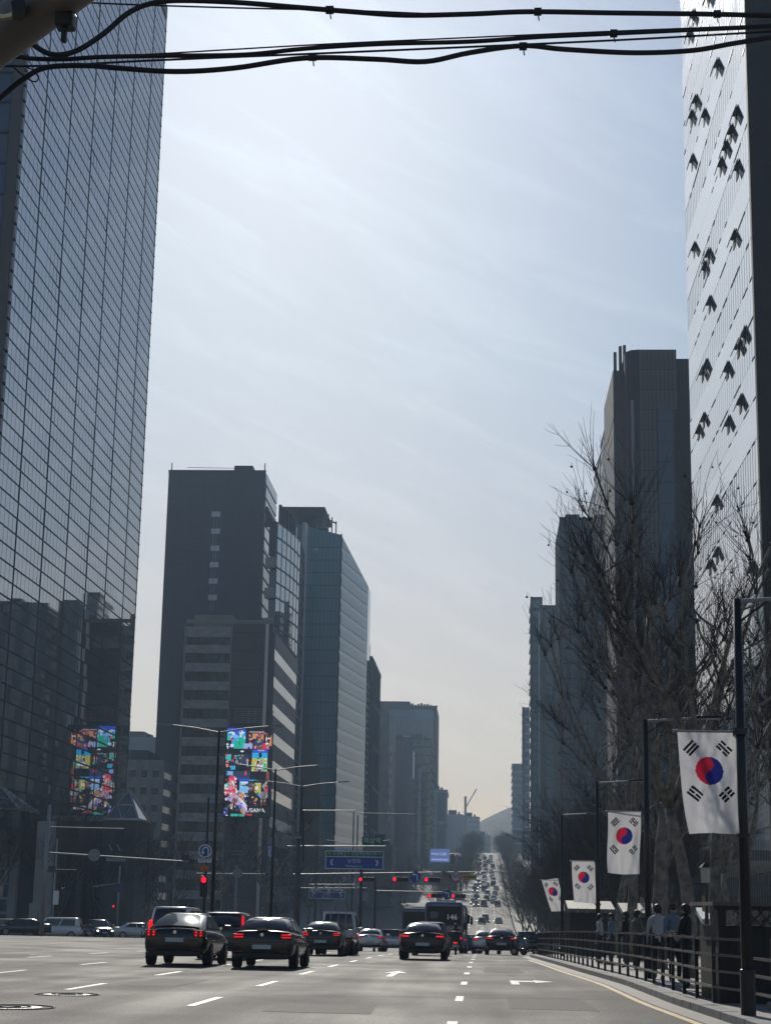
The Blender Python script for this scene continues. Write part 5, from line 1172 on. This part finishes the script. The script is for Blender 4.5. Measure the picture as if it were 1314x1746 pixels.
def patch(c, name, mat, parent, off, nx=8, ny=6, bulge=0., vb=0.):
    """glass pane between four corners (bl, br, tr, tl), standing 'off' proud"""
    bl, br, tr, tl = [Vector(q) for q in c]; n = (br - bl).cross(tl - bl).normalized(); m = MB()
    for j in range(ny + 1):
        for i in range(nx + 1):
            u, v = i/nx, j/ny; p = bl.lerp(br, u).lerp(tl.lerp(tr, u), v); m.v.append(p + n*(off + bulge*4*u*(1-u) + vb*4*v*(1-v)))
    for j in range(ny):
        for i in range(nx): a = j*(nx+1)+i; m.f.append((a, a+1, a+nx+2, a+nx+1)); m.m.append(0)
    return m.build(name, mat, parent, smooth=True)
def wheel(parent, x, y, r, w=.23, s=1):
    t = MB(); c = (x, y, r); t.tube([(x - w/2, y, r), (x - w/2 + .03, y, r), (x + w/2 - .03, y, r), (x + w/2, y, r)], [r*.93, r, r, r*.93], 20)
    o = t.build('wheel', tyre_m, parent, smooth=False)
    m = MB(); xo = x + s*(w/2 + .004); m.cyl((xo - s*.01, y, r), (1, 0, 0), r*.66, .02, 16)
    for k in range(5): a = 2*math.pi*k/5; m.tube([(xo, y, r), (xo + s*.005, y + r*.6*math.cos(a), r + r*.6*math.sin(a))], .035, 4)
    m.build('rim', rim_m, o); return o
def make_car(name, label, cat, style, col, X, Y, group, tail='bars', lit=True, rz=0., front=False, roofcol=None, z=None, glass=None, stripe=False):
    S = STY[style]; L, W, H = S['L'], S['W'], S['H']; glass = glass or car_glass
    t = root(name, (X, Y, ZR(X, Y) if z is None else z), label, cat, group, rz)
    slope = (ZR(X, Y + L) - ZR(X, Y)) / L if z is None else 0; t.rotation_euler = (math.atan(slope) if abs(rz) < .5 else 0, 0, rz)
    MB().loft([ring_(*s) for s in S['st']]).build('body', col, t, smooth=True, subsurf=1)
    y0, y1, y2, y3 = S['cab']; lw, rw = S['lw'], S['rw']; zbr = S['st'][3][2]; zbf = S['st'][5][2]
    def rr(ya, yb, w, za, zb_): 
        c = .16; return [Vector(p) for p in ((-w + c, ya, za), (w - c, ya, za), (w, ya + c*1.2, za), (w, yb - c*1.5, zb_), (w - c, yb, zb_), (-w + c, yb, zb_), (-w, yb - c*1.5, zb_), (-w, ya + c*1.2, za))]
    zt = H - .05
    MB().loft([rr(y0, y3, lw, zbr - .03, zbf - .03), rr(y0 + (y1-y0)*.55, y3 - (y3-y2)*.55, lw + (rw-lw)*.5, zbr + (zt-zbr)*.56, zbf + (zt-zbf)*.56), rr(y1, y2, rw, zt, zt)]).build('cabin', col, t, smooth=True, bevel=.03)
    MB().loft([rr(y1 - .02, y2 + .03, rw + .01, zt - .01, zt - .01), rr(y1 + .12, y2 - .1, rw - .07, zt + .035, zt + .035), rr(y1 + .4, y2 - .3, rw - .25, H, H)]).build('roof', roofcol or col, t, smooth=True)
    f0, f1 = .08, .93
    def lp(a, b, u): return Vector(a).lerp(Vector(b), u)
    bl, br_, tr_, tl = (-lw + .13, y0, zbr), (lw - .13, y0, zbr), (rw - .13, y1, zt), (-rw + .13, y1, zt)
    patch((lp(bl, tl, f0), lp(br_, tr_, f0), lp(br_, tr_, f1), lp(bl, tl, f1)), 'rear_window', glass, t, .010, bulge=.05, vb=.03 if style == 'fastback' else .055)
    bl, br_, tr_, tl = (lw - .13, y3, zbf), (-lw + .13, y3, zbf), (-rw + .13, y2, zt), (rw - .13, y2, zt)
    patch((lp(bl, tl, f0), lp(br_, tr_, f0), lp(br_, tr_, f1), lp(bl, tl, f1)), 'windscreen', glass, t, .018, bulge=.02)
    for s in (-1, 1):
        A, B = (s*lw, y0 + .35, zbr), (s*lw, y3 - .32, zbf); C_, D_ = (s*rw, y2 - .18, zt), (s*rw, y1 + .2, zt)
        for (u0, u1) in ((.06, .46), (.49, .95)) if style != 'cab' else ((.1, .9),):
            q = [lp(lp(A, B, u0), lp(D_, C_, u0), .08), lp(lp(A, B, u1), lp(D_, C_, u1), .08), lp(lp(A, B, u1), lp(D_, C_, u1), .88), lp(lp(A, B, u0), lp(D_, C_, u0), .88)]
            if s < 0: q = [q[1], q[0], q[3], q[2]]
            patch(q, 'side_window', glass, t, .014)
        wx = s*(W/2 - .115)
        for wy in (.98 if style != 'cab' else 1.05, L - .92): wheel(t, wx, wy, .345 if style not in ('suv', 'van') else .36, .24, s)
        MB().loft([[(s*(W/2 - .02 + a), y3 - .35 + b*.16, zbf + .06 + c*.14) for b, c in ((-.5, 0), (.5, .1), (.5, .9), (-.5, 1))] for a in (0, .2)]).build('mirror', col, t, bevel=.02)
        for k in (.0,): MB().box(s*W/2 - .02 if s > 0 else -W/2 - .012, s*W/2 + .012 if s > 0 else -W/2 + .02, 2.0, 2.2, .84, .87).build('door_handle', chrome if col is not PB else col, t)
        tm = tail_on if lit else tail_off; x0 = s*.54*W/1.88; x1 = s*.83*W/1.88; xa, xb = min(x0, x1), max(x0, x1); z0, z1 = S['tail']
        m = MB()
        if tail == 'bars':
            hs = MB().box(xa - .02, xb + .02, .0, .25, z0 - .01, z1 + .0).build('taillight', tail_off, t, bevel=.015)
            m.box(xa + .03, xb, -.03, .03, z0 + .005, z0 + .03).box(xa + .03, xb, -.03, .03, z1 - .03, z1 - .005); m.build('light_bar', tm, hs)
        elif tail == 'squares':
            hs = MB().box(xa - .02, xb + .02, .0, .25, z0 - .05, z1 + .04).build('taillight', tail_off, t, bevel=.015); w = (xb - xa)/2
            for i in range(2):
                for j in range(2): m.box(xa + w*i + .05, xa + w*(i+1) - .05, -.03, .03, z0 - .03 + j*.085, z0 + .02 + j*.085)
            m.build('light_square', tm, hs)
        elif tail == 'blade':
            hs = MB().box(s*.78 - .05, s*.78 + .05, .02, .3, .78, 1.05).build('taillight', tail_off, t)
            m.tube([(s*.80, -.02, .80), (s*.79, .0, 1.02), (s*.74, .28, 1.22), (s*.68, .6, 1.5)], .04, 6); m.build('light_blade', tm, hs)
        elif tail == 'line':
            hs = MB().box(xa - .03, xb + .03, .0, .25, z0 - .02, z1 + .02).build('taillight', tail_off, t, bevel=.015)
            m.box(xa, xb, -.03, .03, (z0 + z1)/2 - .02, (z0 + z1)/2 + .025); m.build('light_strip', tm, hs)
        elif tail == 'upright':
            hs = MB().box(s*.80 - .07, s*.80 + .07, -.02, .15, z0 - .06, z1 + .12).build('taillight', tm if lit else tail_off, t, bevel=.015)
        if front:
            hl = MB().box(min(s*.50, s*.84), max(s*.50, s*.84), L - .16, L + .0, .66, .80).build('headlight', trim_black, t, bevel=.02)
            MB().box(min(s*.56, s*.74), max(s*.56, s*.74), L - .02, L + .02, .68, .78).build('lamp', head_on, hl)
    MB().box(-.27, .27, -.03, .12, .70 if tail == 'squares' else .56, .82 if tail == 'squares' else .68).build('licence_plate', plate_m, t)
    MB().cyl((0, -.012, S['tail'][1] - .02), (0, 1, 0), .05, .02, 12).build('badge', chrome, t)
    for s in (-1, 1): MB().box(s*.66 - .12, s*.66 + .12, -.012, .05, .47, .50).build('reflector', tail_off, t)
    MB().box(-W*.36, W*.36, -.008, .05, .74, .755).build('boot_seam', trim_black, t)
    MB().box(-W*.40, W*.40, .0, .3, .30, .44).build('bumper_trim', trim_black, t, bevel=.02)
    for s in (-1, 1): MB().box(s*.62 - .11, s*.62 + .11, -.005, .1, .33, .39).build('exhaust_tip', trim_black, t)
    if style in ('sedan', 'suv', 'hatch'): MB().loft([[(-.02 + a*.015, y1 + .25 + b*.16, H - .02 + a*.0) for a, b in ((-1, 0), (1, 0), (1, 1), (-1, 1))], [(-.02 + a*.005, y1 + .22 + b*.08, H + .06) for a, b in ((-1, 0), (1, 0), (1, 1), (-1, 1))]]).build('shark_fin', trim_black, t)
    if style == 'sedan': MB().loft([[(x, .10 + .02*abs(x), 1.075 - .02*x*x), (x, .20, 1.085 - .02*x*x), (x, .20, 1.10 - .02*x*x), (x, .09, 1.10 - .02*x*x)] for x in np.linspace(-.75, .75, 9)]).build('boot_lip', col, t)
    if style == 'suv' or style == 'hatch': MB().box(-rw + .05, rw - .05, y1 - .22, y1 + .1, zt - .02, zt + .03).build('roof_spoiler', roofcol or col, t, bevel=.015)
    if front:
        MB().box(-.42, .42, L - .06, L + .012, .46, .72).build('grille', trim_black, t, bevel=.02); MB().box(-.26, .26, L, L + .02, .50, .61).build('front_plate', plate_m, t)
    return t
VQ = 'vehicles queued at the red light'
make_car('parked_car', 'black fastback with clusters of square red tail lamps, leftmost of the near queue', 'car', 'fastback', PB, -9.05, 51, VQ, 'squares').name = 'fastback_car'
make_car('suv', 'dark SUV with red blade-shaped tail lamps, right behind the black fastback', 'car', 'suv', PG, -9.35, 62, VQ, 'blade', roofcol=PS)
make_car('minivan', 'cream minivan roof peeking over the black fastback', 'van', 'van', PC, -13.4, 74, VQ, 'upright')
make_car('sedan', 'large black sedan with double-bar tail lamps, nearest car in the middle', 'car', 'sedan', PB, -6.35, 50, VQ, 'bars')
make_car('sedan', 'second black sedan with double-bar tail lamps, half hidden by the nearest one', 'car', 'sedan', PB, -7.1, 76, VQ, 'bars')
make_car('sedan', 'silver sedan with thin lit tail lamps beside the small truck', 'car', 'sedan', PS, -7.45, 114, VQ, 'line')
make_car('hatchback', 'boxy silver hatchback with upright tail lamps ahead of the silver sedan', 'car', 'hatch', PS, -6.85, 128, VQ, 'upright')
make_car('sedan', 'black saloon with thin red tail lamps in front of the numbered blue bus', 'car', 'sedan', PB, -2.45, 70, VQ, 'line')
make_car('hatchback', 'grey hatchback roof showing over the black saloon', 'car', 'hatch', PDG, -2.65, 86, VQ, 'line', False, roofcol=PW)
make_car('sedan', 'black sedan with slim red tail lamps alone in the right lane', 'car', 'sedan', PB, 1.0, 100, VQ, 'line')
make_car('sedan', 'silver sedan half hidden ahead of the lone black sedan', 'car', 'sedan', PS, .15, 113, VQ, 'line')
make_car('pickup', 'dark pickup crossing beyond the bus', 'car', 'suv', PG, .4, 151, VQ, 'line', False, rz=R(80))
make_car('minivan', 'grey-blue van standing by the right kerb beyond the fence end', 'van', 'van', PDG, 3.6, 146, VQ, 'upright', False)
# cross-street traffic at the left
VC = 'vehicles waiting in the side street'
make_car('minivan', 'white minivan behind the dark SUV with headlights, in the side street', 'van', 'van', PW, -38.4, 166, VC, 'upright', False, rz=R(100))
make_car('suv', 'dark SUV facing us with headlights on beside the white minivan', 'car', 'suv', PB, -35.6, 158, VC, 'line', False, rz=R(206), front=True)
make_car('sedan', 'white sedan crossing from the side street, side on', 'car', 'sedan', PW, -34.2, 160, VC, 'line', False, rz=R(-78), front=True)
make_car('sedan', 'pale sedan with headlights partly hidden by the black fastback', 'car', 'sedan', PS, -29.6, 155, VC, 'line', False, rz=R(195), front=True)
make_car('sedan', 'dark sedan at the kerb left of the white minivan', 'car', 'sedan', PG, -37.6, 150, VC, 'line', False, rz=R(120), front=True)

# small truck: cab seen over its load bed, with rear window guard
tk = make_car('small_truck', 'small pale truck with barred rear window behind the second black sedan', 'truck', 'cab', PW, -6.85, 79.5, VQ, 'upright', False)
MB().box(-.85, .85, .0, 2.6, .72, .80).build('load_bed', trim_black, tk)
for s in (-1, 1): MB().box(s*.84 - .03, s*.84 + .03, .0, 2.6, .8, 1.12).build('side_board', PW, tk)
MB().box(-.85, .85, -.02, .04, .8, 1.12).build('tail_board', PW, tk)
g = MB()
for x in (-.72, -.36, 0, .36, .72): g.tube([(x, 2.55, 1.0), (x, 2.55, 2.02)], .022, 6)
g.tube([(-.8, 2.55, 1.98), (.8, 2.55, 1.98)], .03, 6).tube([(-.8, 2.55, 1.3), (.8, 2.55, 1.3)], .022, 6); g.build('window_guard', galv, tk)

def make_bus(label, X, Y, number, col, band, W=2.5, H=3.25, L=10.8):
    t = root('city_bus', (X, Y, ZR(X, Y)), label, 'bus', 'city buses ahead in the queue'); t.rotation_euler = (math.atan((ZR(X, Y+L) - ZR(X, Y))/L), 0, 0)
    def rg_(y, w, h): 
        c = .22; return [(x*w/2, y, z) for x, z in ((-1, .38), (1, .38))] + [(w/2, y, h - c), (w/2 - c*.4, y, h - c*.35), (w/2 - c, y, h), (-w/2 + c, y, h), (-w/2 + c*.4, y, h - c*.35), (-w/2, y, h - c)]
    MB().loft([rg_(.06, W - .12, H - .16), rg_(.0, W - .04, H - .10) if 0 else rg_(.1, W, H), rg_(L - .1, W, H), rg_(L, W - .12, H - .15)]).build('body', col, t, bevel=.03)
    MB().box(-W/2 + .12, W/2 - .12, .02, .08, 1.75, H - .28).build('rear_window', M('bus_glass', (.006, .009, .02), .12, 0., 1.25), t, bevel=.02)
    MB().box(-W/2 + .03, W/2 - .03, .035, .1, 1.38, 1.66).build('band', band, t)
    if number:
        o = text(number, .42, (W*.20, .0, 2.28), M('led_digits', (.6, .62, .65), .4, emit=(.75, .8, .85), estr=.16), t, 'number_display', width=.62)
        MB().box(-W*.36, -W*.17, .0, .02, 2.2, 2.62).build('window_notice', M('dull_notice', (.16, .17, .19), .6), t)
    MB().box(-W*.30, W*.30, .02, .07, .62, 1.2).build('engine_grille', trim_black, t)
    for k in range(5): MB().box(-W*.28, W*.28, .0, .025, .68 + k*.1, .72 + k*.1).build('grille_slat', PDG, t)
    MB().box(-W/2 + .02, W/2 - .02, -.03, .2, .38, .58).build('bumper', trim_black, t, bevel=.03)
    for s in (-1, 1):
        hs = MB().box(s*W*.44 - .07, s*W*.44 + .07, -.0, .1, .66, 1.3).build('taillight', tail_off, t); MB().box(s*W*.44 - .05, s*W*.44 + .05, -.02, .02, .9, 1.02).build('lamp', tail_on, hs)
        for k in range(6): MB().box(s*W/2 - .015, s*W/2 + .015, .8 + k*1.55, 2.2 + k*1.55, 1.5, H - .5).build('side_window', car_glass, t)
        for wy in (2.6, 8.2): wheel(t, s*(W/2 - .15), wy, .48, .28, s)
        MB().tube([(s*W/2, L - .2, H - .5), (s*(W/2 + .25), L + .1, H - .6)], .03, 6).box(s*(W/2 + .25) - .1, s*(W/2 + .25) + .1, L + .0, L + .1, H - 1.2, H - .6).build('mirror', trim_black, t)
        MB().box(s*(W/2 + .13) - .12, s*(W/2 + .13) + .12, .5, .58, 1.5, 1.95).build('rear_mirror', trim_black, t) if s > 0 and number else None
    MB().loft([[(x, y, z) for x, z in ((-.8, H - .02), (.8, H - .02), (.65, H + .2), (-.65, H + .2))] for y in (3.2, 5.6)]).build('roof_unit', PDG, t, bevel=.03)
    return t
make_bus('blue city bus with route number 146 glowing in its rear window', -2.6, 114, '146', PBL, PDG)
make_bus('second blue bus directly ahead of the numbered one, only its roof showing', -2.5, 129, None, PBL, PDG, H=3.45)
make_bus('dark bus with a pale notice strip, left of the numbered blue bus', -5.05, 133.5, None, paint('bus_dark', (.02, .04, .12), .3, 0), PDG, H=3.3)
bus2 = [o for o in bpy.data.objects if o.name.startswith('city_bus')]

# scooters
def scooter(label, X, Y, rz, box=True, col=None, group='parked and ridden scooters'):
    t = root('scooter', (X, Y, ZR(X, Y)), label, 'scooter', group, rz); col = col or PG
    for y in (.0, 1.28): 
        w = MB().tube([(-.055, y, .24), (-.03, y, .24), (.03, y, .24), (.055, y, .24)], [.21, .24, .24, .21], 16).build('wheel', tyre_m, t); MB().cyl((0, y, .24), (1, 0, 0), .13, .12, 12).build('rim', rim_m, w)
    MB().loft([[(x*w, y, z0 + (z1 - z0)*k) for x, k in ((-1, .1), (-.7, 0), (.7, 0), (1, .1), (1, .8), (.6, 1), (-.6, 1), (-1, .8))] for y, w, z0, z1 in ((-.25, .1, .55, .72), (.05, .17, .42, .76), (.45, .18, .32, .74), (.55, .16, .28, .42), (.95, .16, .28, .38), (1.08, .18, .32, .85), (1.22, .12, .6, .98))]).build('body', col, t, smooth=True)
    MB().loft([[(x*w, y, z + k*.08) for x, k in ((-1, 0), (1, 0), (.8, 1), (-.8, 1))] for y, w, z in ((-.25, .1, .74), (0, .15, .77), (.5, .13, .75))]).build('seat', trim_black, t)
    MB().tube([(0, 1.26, .3), (0, 1.12, .95)], .03, 6).tube([(-.34, 1.0, 1.04), (0, 1.1, 1.0), (.34, 1.0, 1.04)], .016, 6).build('handlebar', trim_black, t)
    for s in (-1, 1): MB().tube([(s*.28, 1.04, 1.03), (s*.38, 1.02, 1.22)], .01, 5).cyl((s*.4, 1.02, 1.26), (0, 1, 0), .07, .02, 10).build('mirror', trim_black, t)
    MB().box(-.1, .1, -.3, -.24, .6, .68).build('taillight', tail_on if 'ridden' in label else tail_off, t); MB().box(-.12, .12, -.31, -.28, .42, .54).build('licence_plate', plate_m, t)
    if box: MB().box(-.24, .24, -.48, -.02, .84, 1.26).build('top_box', trim_black, t, bevel=.03)
    return t
scooter('black delivery scooter with top box ridden beside the blue bus', -1.55, 96, 0)
scooter('parked scooter nearest the fence end', 2.9, 98.4, R(70)); scooter('parked scooter behind the one at the fence end', 3.4, 101, R(60), True, PS); scooter('parked scooter farthest at the fence end', 4.3, 104, R(75), False, PW)

# far hill traffic: small one-mesh cars, glass and paint by face
def far_mesh(paint_, seed):
    m = MB(); S = STY[('sedan', 'suv', 'hatch', 'van')[seed % 4]]
    m.loft([ring_(*s) for s in S['st']], 0)
    y0, y1, y2, y3 = S['cab']; zb, H = S['st'][3][2] - .05, S['H']
    a = [(-S['lw'], y0, zb), (S['lw'], y0, zb), (S['lw'], y3, zb), (-S['lw'], y3, zb)]; b = [(-S['rw'], y1, H - .05), (S['rw'], y1, H - .05), (S['rw'], y2, H - .05), (-S['rw'], y2, H - .05)]
    m.loft([a, b], 1, False); m.face(b, 0); m.face([(p[0]*.9, p[1], H) for p in b], 0)
    for s in (-1, 1):
        for y in (.95, S['L'] - .9): m.cyl((s*.8, y, .33), (1, 0, 0), .33, .24, 10, 2)
        m.box(s*.68 - .14, s*.68 + .14, S['L'] - .14, S['L'] + .01, .62, .76, 3); m.box(s*.68 - .14, s*.68 + .14, -.01, .1, .85, .95, 4)
    me = m.build('far_car', [paint_, car_glass, tyre_m, head_on, tail_off]); d = me.data; bpy.data.objects.remove(me); return d
fm_ = [far_mesh(p, i) for i, p in enumerate((PW, PS, PB, PDG, PW, PB, PS, PG))]
fr = random.Random(12); k = 0
lanes_on, lanes_off = (-7.6, -4.4, -1.6), (1.4, 4.6)
spots = [(-.6, 432, 2, 0), (.3, 441, 3, 0), (3.6, 436, 4, 0)]
for lane in (-2.6, .5, 3.5):
    y = 505 + fr.uniform(0, 10)
    while y < 850 and len(spots) < 90:
        spots.append((lane + fr.uniform(-.75, .75), y, fr.randrange(8), 1 if lane < -1 else 0)); y += fr.uniform(7.5, 30) * (1 if y < 640 else 1.3)
for i, (x, y, v_, on) in enumerate(spots):
    o = link('hill_car', fm_[v_]); y += 4.8 if on else 0
    o.location = (x, y, ZR(x, y)); sl = math.atan((ZR(x, y + 4) - ZR(x, y))/4); o.rotation_euler = (sl if not on else -sl, 0, math.pi if on else 0)
    lab = ('dark car alone on the empty slope before the hill crossing', 'second dark car just ahead of it on the empty slope', 'white van alone near the right kerb of the far slope')[i] if i < 3 else ('small oncoming car in the packed traffic climbing the far hill' if on else 'small car seen from behind in the packed traffic on the far hill')
    tag(o, lab, 'car', 'traffic on the far hill')

# ------------------------------------------------------------------ people
skin = M('skin', (.42, .27, .20), .55); hair_m = M('hair', (.012, .010, .010), .5); shoe_m = M('shoe', (.03, .03, .03), .6)
def cloth(n, c): return M('cloth_' + n, c, .85, var=.12, vscale=6., bump=.3, bscale=10)
def person(label, X, Y, rz, top, trous, h=1.73, phone=0., lean=0., sit=False, elbows=None, seed=0, hat=None, z=None, group='pedestrians behind the fence', helmet=False):
    rg = random.Random(seed); k = h/1.75
    J = {'pel': (0, 0, .95), 'wai': (0, 0, 1.08), 'che': (0, .0 + lean*.3, 1.30), 'clv': (0, lean*.35, 1.43), 'nek': (0, .01 + lean*.4, 1.50), 'hd1': (0, .03 + lean*.45, 1.60), 'hd2': (0, .02 + lean*.45, 1.70)}
    E_ = [('pel', 'wai', 0), ('wai', 'che', 0), ('che', 'clv', 0), ('clv', 'nek', 2), ('nek', 'hd1', 2), ('hd1', 'hd2', 2)]
    rad = {'pel': (.155, .115), 'wai': (.145, .105), 'che': (.165, .115), 'clv': (.11, .08), 'nek': (.055, .055), 'hd1': (.078, .092), 'hd2': (.07, .085)}
    for s, n in ((-1, 'l'), (1, 'r')):
        bend = phone if n == 'r' else phone*.8
        st = rg.uniform(-.06, .06)
        sh = (s*.19, lean*.35, 1.40); el = (s*(.255), .02 + .06*bend + lean*.3, 1.12); 
        ha = (s*(.27 - .17*bend), .06 + .25*bend + lean*.3, .88 + .30*bend)
        J.update({n+'sh': sh, n+'el': el, n+'ha': ha, n+'pa': tuple(Vector(ha) + (Vector(ha) - Vector(el)).normalized()*.085)})
        if sit: J.update({n+'hi': (s*.1, .05, .92), n+'kn': (s*.19, .46, .86), n+'an': (s*.19, .42, .42), n+'to': (s*.19, .56, .38)})
        else: J.update({n+'hi': (s*.095, 0, .90), n+'kn': (s*.105, .02 + st, .50), n+'an': (s*.11, -.02 + st, .09), n+'to': (s*.125, .13 + st, .045)})
        E_ += [('clv', n+'sh', 0), (n+'sh', n+'el', 0), (n+'el', n+'ha', 0), (n+'ha', n+'pa', 2), ('pel', n+'hi', 1), (n+'hi', n+'kn', 1), (n+'kn', n+'an', 1), (n+'an', n+'to', 3)]
        rad.update({n+'sh': (.068, .068), n+'el': (.048, .048), n+'ha': (.030, .036), n+'pa': (.020, .040), n+'hi': (.098, .10), n+'kn': (.066, .066), n+'an': (.048, .05), n+'to': (.042, .035)})
        d = (Vector(ha) - Vector(el)).normalized(); sd2 = Vector((1, 0, 0)); pa = Vector(J[n+'pa'])
        for q in range(4):
            b0 = pa + sd2*(q - 1.5)*.019; b1 = b0 + d*(.045 + .006*(q in (1, 2))); b2 = b1 + (d + Vector((0, .3, -.5))).normalized()*.035
            J[n+'f%da' % q], J[n+'f%db' % q] = tuple(b1), tuple(b2); E_ += [(n+'pa', n+'f%da' % q, 2), (n+'f%da' % q, n+'f%db' % q, 2)]; rad[n+'f%da' % q] = (.009, .009); rad[n+'f%db' % q] = (.007, .007)
        J[n+'th'] = tuple(Vector(ha) + d*.05 + Vector((-s*.045, .015, 0))); E_.append((n+'ha', n+'th', 2)); rad[n+'th'] = (.009, .009)
    names = list(J); me = bpy.data.meshes.new('tmp'); me.from_pydata([Vector(J[n])*k for n in names], [(names.index(a), names.index(b)) for a, b, _ in E_], [])
    ob = bpy.data.objects.new('tmp', me); COL.objects.link(ob); sk = ob.modifiers.new('s', 'SKIN'); sk.use_smooth_shade = True; sb_ = ob.modifiers.new('u', 'SUBSURF'); sb_.levels = 1
    for i, n in enumerate(names): me.skin_vertices[0].data[i].radius = (rad[n][0]*k, rad[n][1]*k); me.skin_vertices[0].data[i].use_root = (n == 'pel')
    dg = bpy.context.evaluated_depsgraph_get(); out = bpy.data.meshes.new_from_object(ob.evaluated_get(dg)); bpy.data.objects.remove(ob)
    out.name = 'person'; out.materials.clear()
    for q in (top, trous, skin, shoe_m): out.materials.append(q)
    segs = [(Vector(J[a])*k, Vector(J[b])*k, t, (rad[a][0] + rad[b][0])/2) for a, b, t in E_]
    for p in out.polygons:
        c = p.center; best = 9; bt = 0
        for a, b, t, r in segs:
            ab = b - a; u = max(0, min(1, (c - a).dot(ab)/max(ab.length_squared, 1e-9))); dd = (c - a - ab*u).length - r
            if dd < best: best, bt = dd, t
        if bt == 0 and c.z < .93*k and abs(c.x) < .19*k and not sit: bt = 1
        p.material_index = bt; p.use_smooth = True
    o = link('person', out, None, (X, Y, (ZR(X, Y) + .13) if z is None else z), (0, 0, rz)); tag(o, label, 'person', group)
    hc = Vector(J['hd1'])*k + Vector((0, -.012, .035)); m = MB()
    rings = []
    for i in range(7):
        ph = -.35 + (math.pi/2 + .35)*i/6; r = .108*math.cos(ph)*k + .002
        rings.append([hc + Vector((r*.92*math.cos(a), r*1.08*math.sin(a) - .015, .115*k*math.sin(ph) - (.06 if math.sin(a) < -.2 and i == 0 else 0))) for a in np.linspace(0, 2*math.pi, 13)[:-1]])
    m.loft(rings); m.build('helmet' if helmet else 'hair', PB if helmet else (hat or hair_m), o, smooth=True)
    f = MB(); fc = Vector(J['hd1'])*k
    f.loft([[fc + Vector((x, .085*k + y, z)) for x, y, z in q] for q in (((-.014, .0, -.02), (.014, 0, -.02), (.006, 0, .03), (-.006, 0, .03)), ((-.008, .028, -.016), (.008, .028, -.016), (.003, .012, .02), (-.003, .012, .02)))]); f.build('nose', skin, o)
    e = MB()
    for s in (-1, 1): e.cyl(fc + Vector((s*.03, .088*k, .018)), (0, 1, 0), .011, .008, 8)
    e.build('eyes', hair_m, o)
    e = MB()
    for s in (-1, 1): e.loft([[fc + Vector((s*(.082 + a*.012), y*.02, z*.03)) for y, z in ((-1, -1), (1, -1), (1.2, 1), (-1.2, 1))] for a in (0, 1)])
    e.build('ears', skin, o); MB().box(fc.x - .022, fc.x + .022, fc.y + .082*k, fc.y + .092*k, fc.z - .052, fc.z - .042).build('mouth', M('lips', (.3, .12, .10), .5), o)
    if phone > .6:
        q = Vector(J['rpa'])*k; ph = tag(MB().box(-.037, .037, -.005, .005, -.01, .14).build('phone', trim_black, None, bevel=.004), 'dark phone held by the ' + label[:40].split(' in ')[0].strip(), 'phone'); M_ = Matrix.Rotation(rz, 4, 'Z')
        w_ = Vector((X, Y, o.location.z)) + M_ @ (q + Vector((-.03, .03, .0))); ph.location = w_; ph.rotation_euler = (R(-35), 0, rz)
    return o
navy, white_c, blue_c, black_c, grey_c, olive_c, denim = cloth('navy', (.02, .025, .045)), cloth('white', (.40, .40, .41)), cloth('blue', (.13, .17, .22)), cloth('black', (.012, .012, .014)), cloth('grey', (.16, .16, .17)), cloth('olive', (.10, .10, .075)), cloth('denim', (.03, .04, .07))
person('pedestrian in a black jacket looking at a phone, nearest to us by the fence', P(1170, 1600, 36.6).x, 36.6, R(62), black_c, black_c, 1.74, .9, .02, seed=1)
person('pedestrian in a grey-blue jacket between the white shirt and the phone user', P(1147, 1600, 40.5).x, 40.5, R(-150), blue_c, black_c, 1.80, .5, 0, seed=2)
person('pedestrian in a loose white shirt seen from behind at the fence', P(1121, 1600, 42.5).x, 42.5, R(20), white_c, black_c, 1.80, .1, 0, seed=3)
person('pedestrian in a dark olive coat left of the white shirt', P(1086, 1600, 52).x, 52, R(-60), olive_c, black_c, 1.75, .4, 0, seed=4)
person('pedestrian in a black hoodie between the olive coat and the grey pair', P(1067, 1600, 55).x, 55, R(70), black_c, denim, 1.74, .3, 0, seed=5)
person('pedestrian in a blue-grey shirt turned to a friend, near the trunk', P(1042, 1600, 60).x, 60, R(100), blue_c, navy, 1.72, .35, 0, seed=6)
person('pedestrian in a pale grey top, leftmost of the fence group', P(1022, 1600, 62).x, 62, R(-80), white_c, navy, 1.72, .3, 0, seed=7)
person('rider in black with helmet on the delivery scooter beside the bus', -1.55, 96.15, 0, black_c, black_c, 1.72, .7 - .15, .12, True, seed=8, z=ZR(-1.55, 96) - .06, group='scooter riders', helmet=True)
person('dark-clothed person standing at the left planter', -44.5, 151.2, R(30), black_c, black_c, 1.7, .2, seed=9, group='people at the left corner')
person('person in dark coat waiting by the parked motorbikes at left', -39.9, 150.6, R(60), navy, black_c, 1.72, .2, seed=10, z=ZR(-37, 151), group='people at the left corner')
for i, (x, y) in enumerate(((8.2, 78), (9.1, 83), (7.2, 88), (10.4, 66))): person(('dark-clothed passer-by under the far pale canopy', 'passer-by in grey behind the canopies', 'passer-by in navy among the bushy trees', 'passer-by in black beside the plane trunks')[i], x, y, rg_ if False else R(40*i), (black_c, grey_c, navy, black_c)[i], black_c, 1.7, .2, seed=20 + i)

# ------------------------------------------------------------------ air
hz_ = MB().box(-1390, 1390, -55, 2650, -7.5, 182)
hzm = bpy.data.materials.new('haze'); hzm.use_nodes = True; n = hzm.node_tree.nodes; n.clear()
out = n.new('ShaderNodeOutputMaterial'); pv_ = n.new('ShaderNodeVolumePrincipled'); pv_.inputs['Color'].default_value = (.55, .76, 1., 1); pv_.inputs['Density'].default_value = .00030; pv_.inputs['Anisotropy'].default_value = .15
hzm.node_tree.links.new(pv_.outputs[0], out.inputs['Volume'])
kind(hz_.build('haze', hzm), 'stuff')
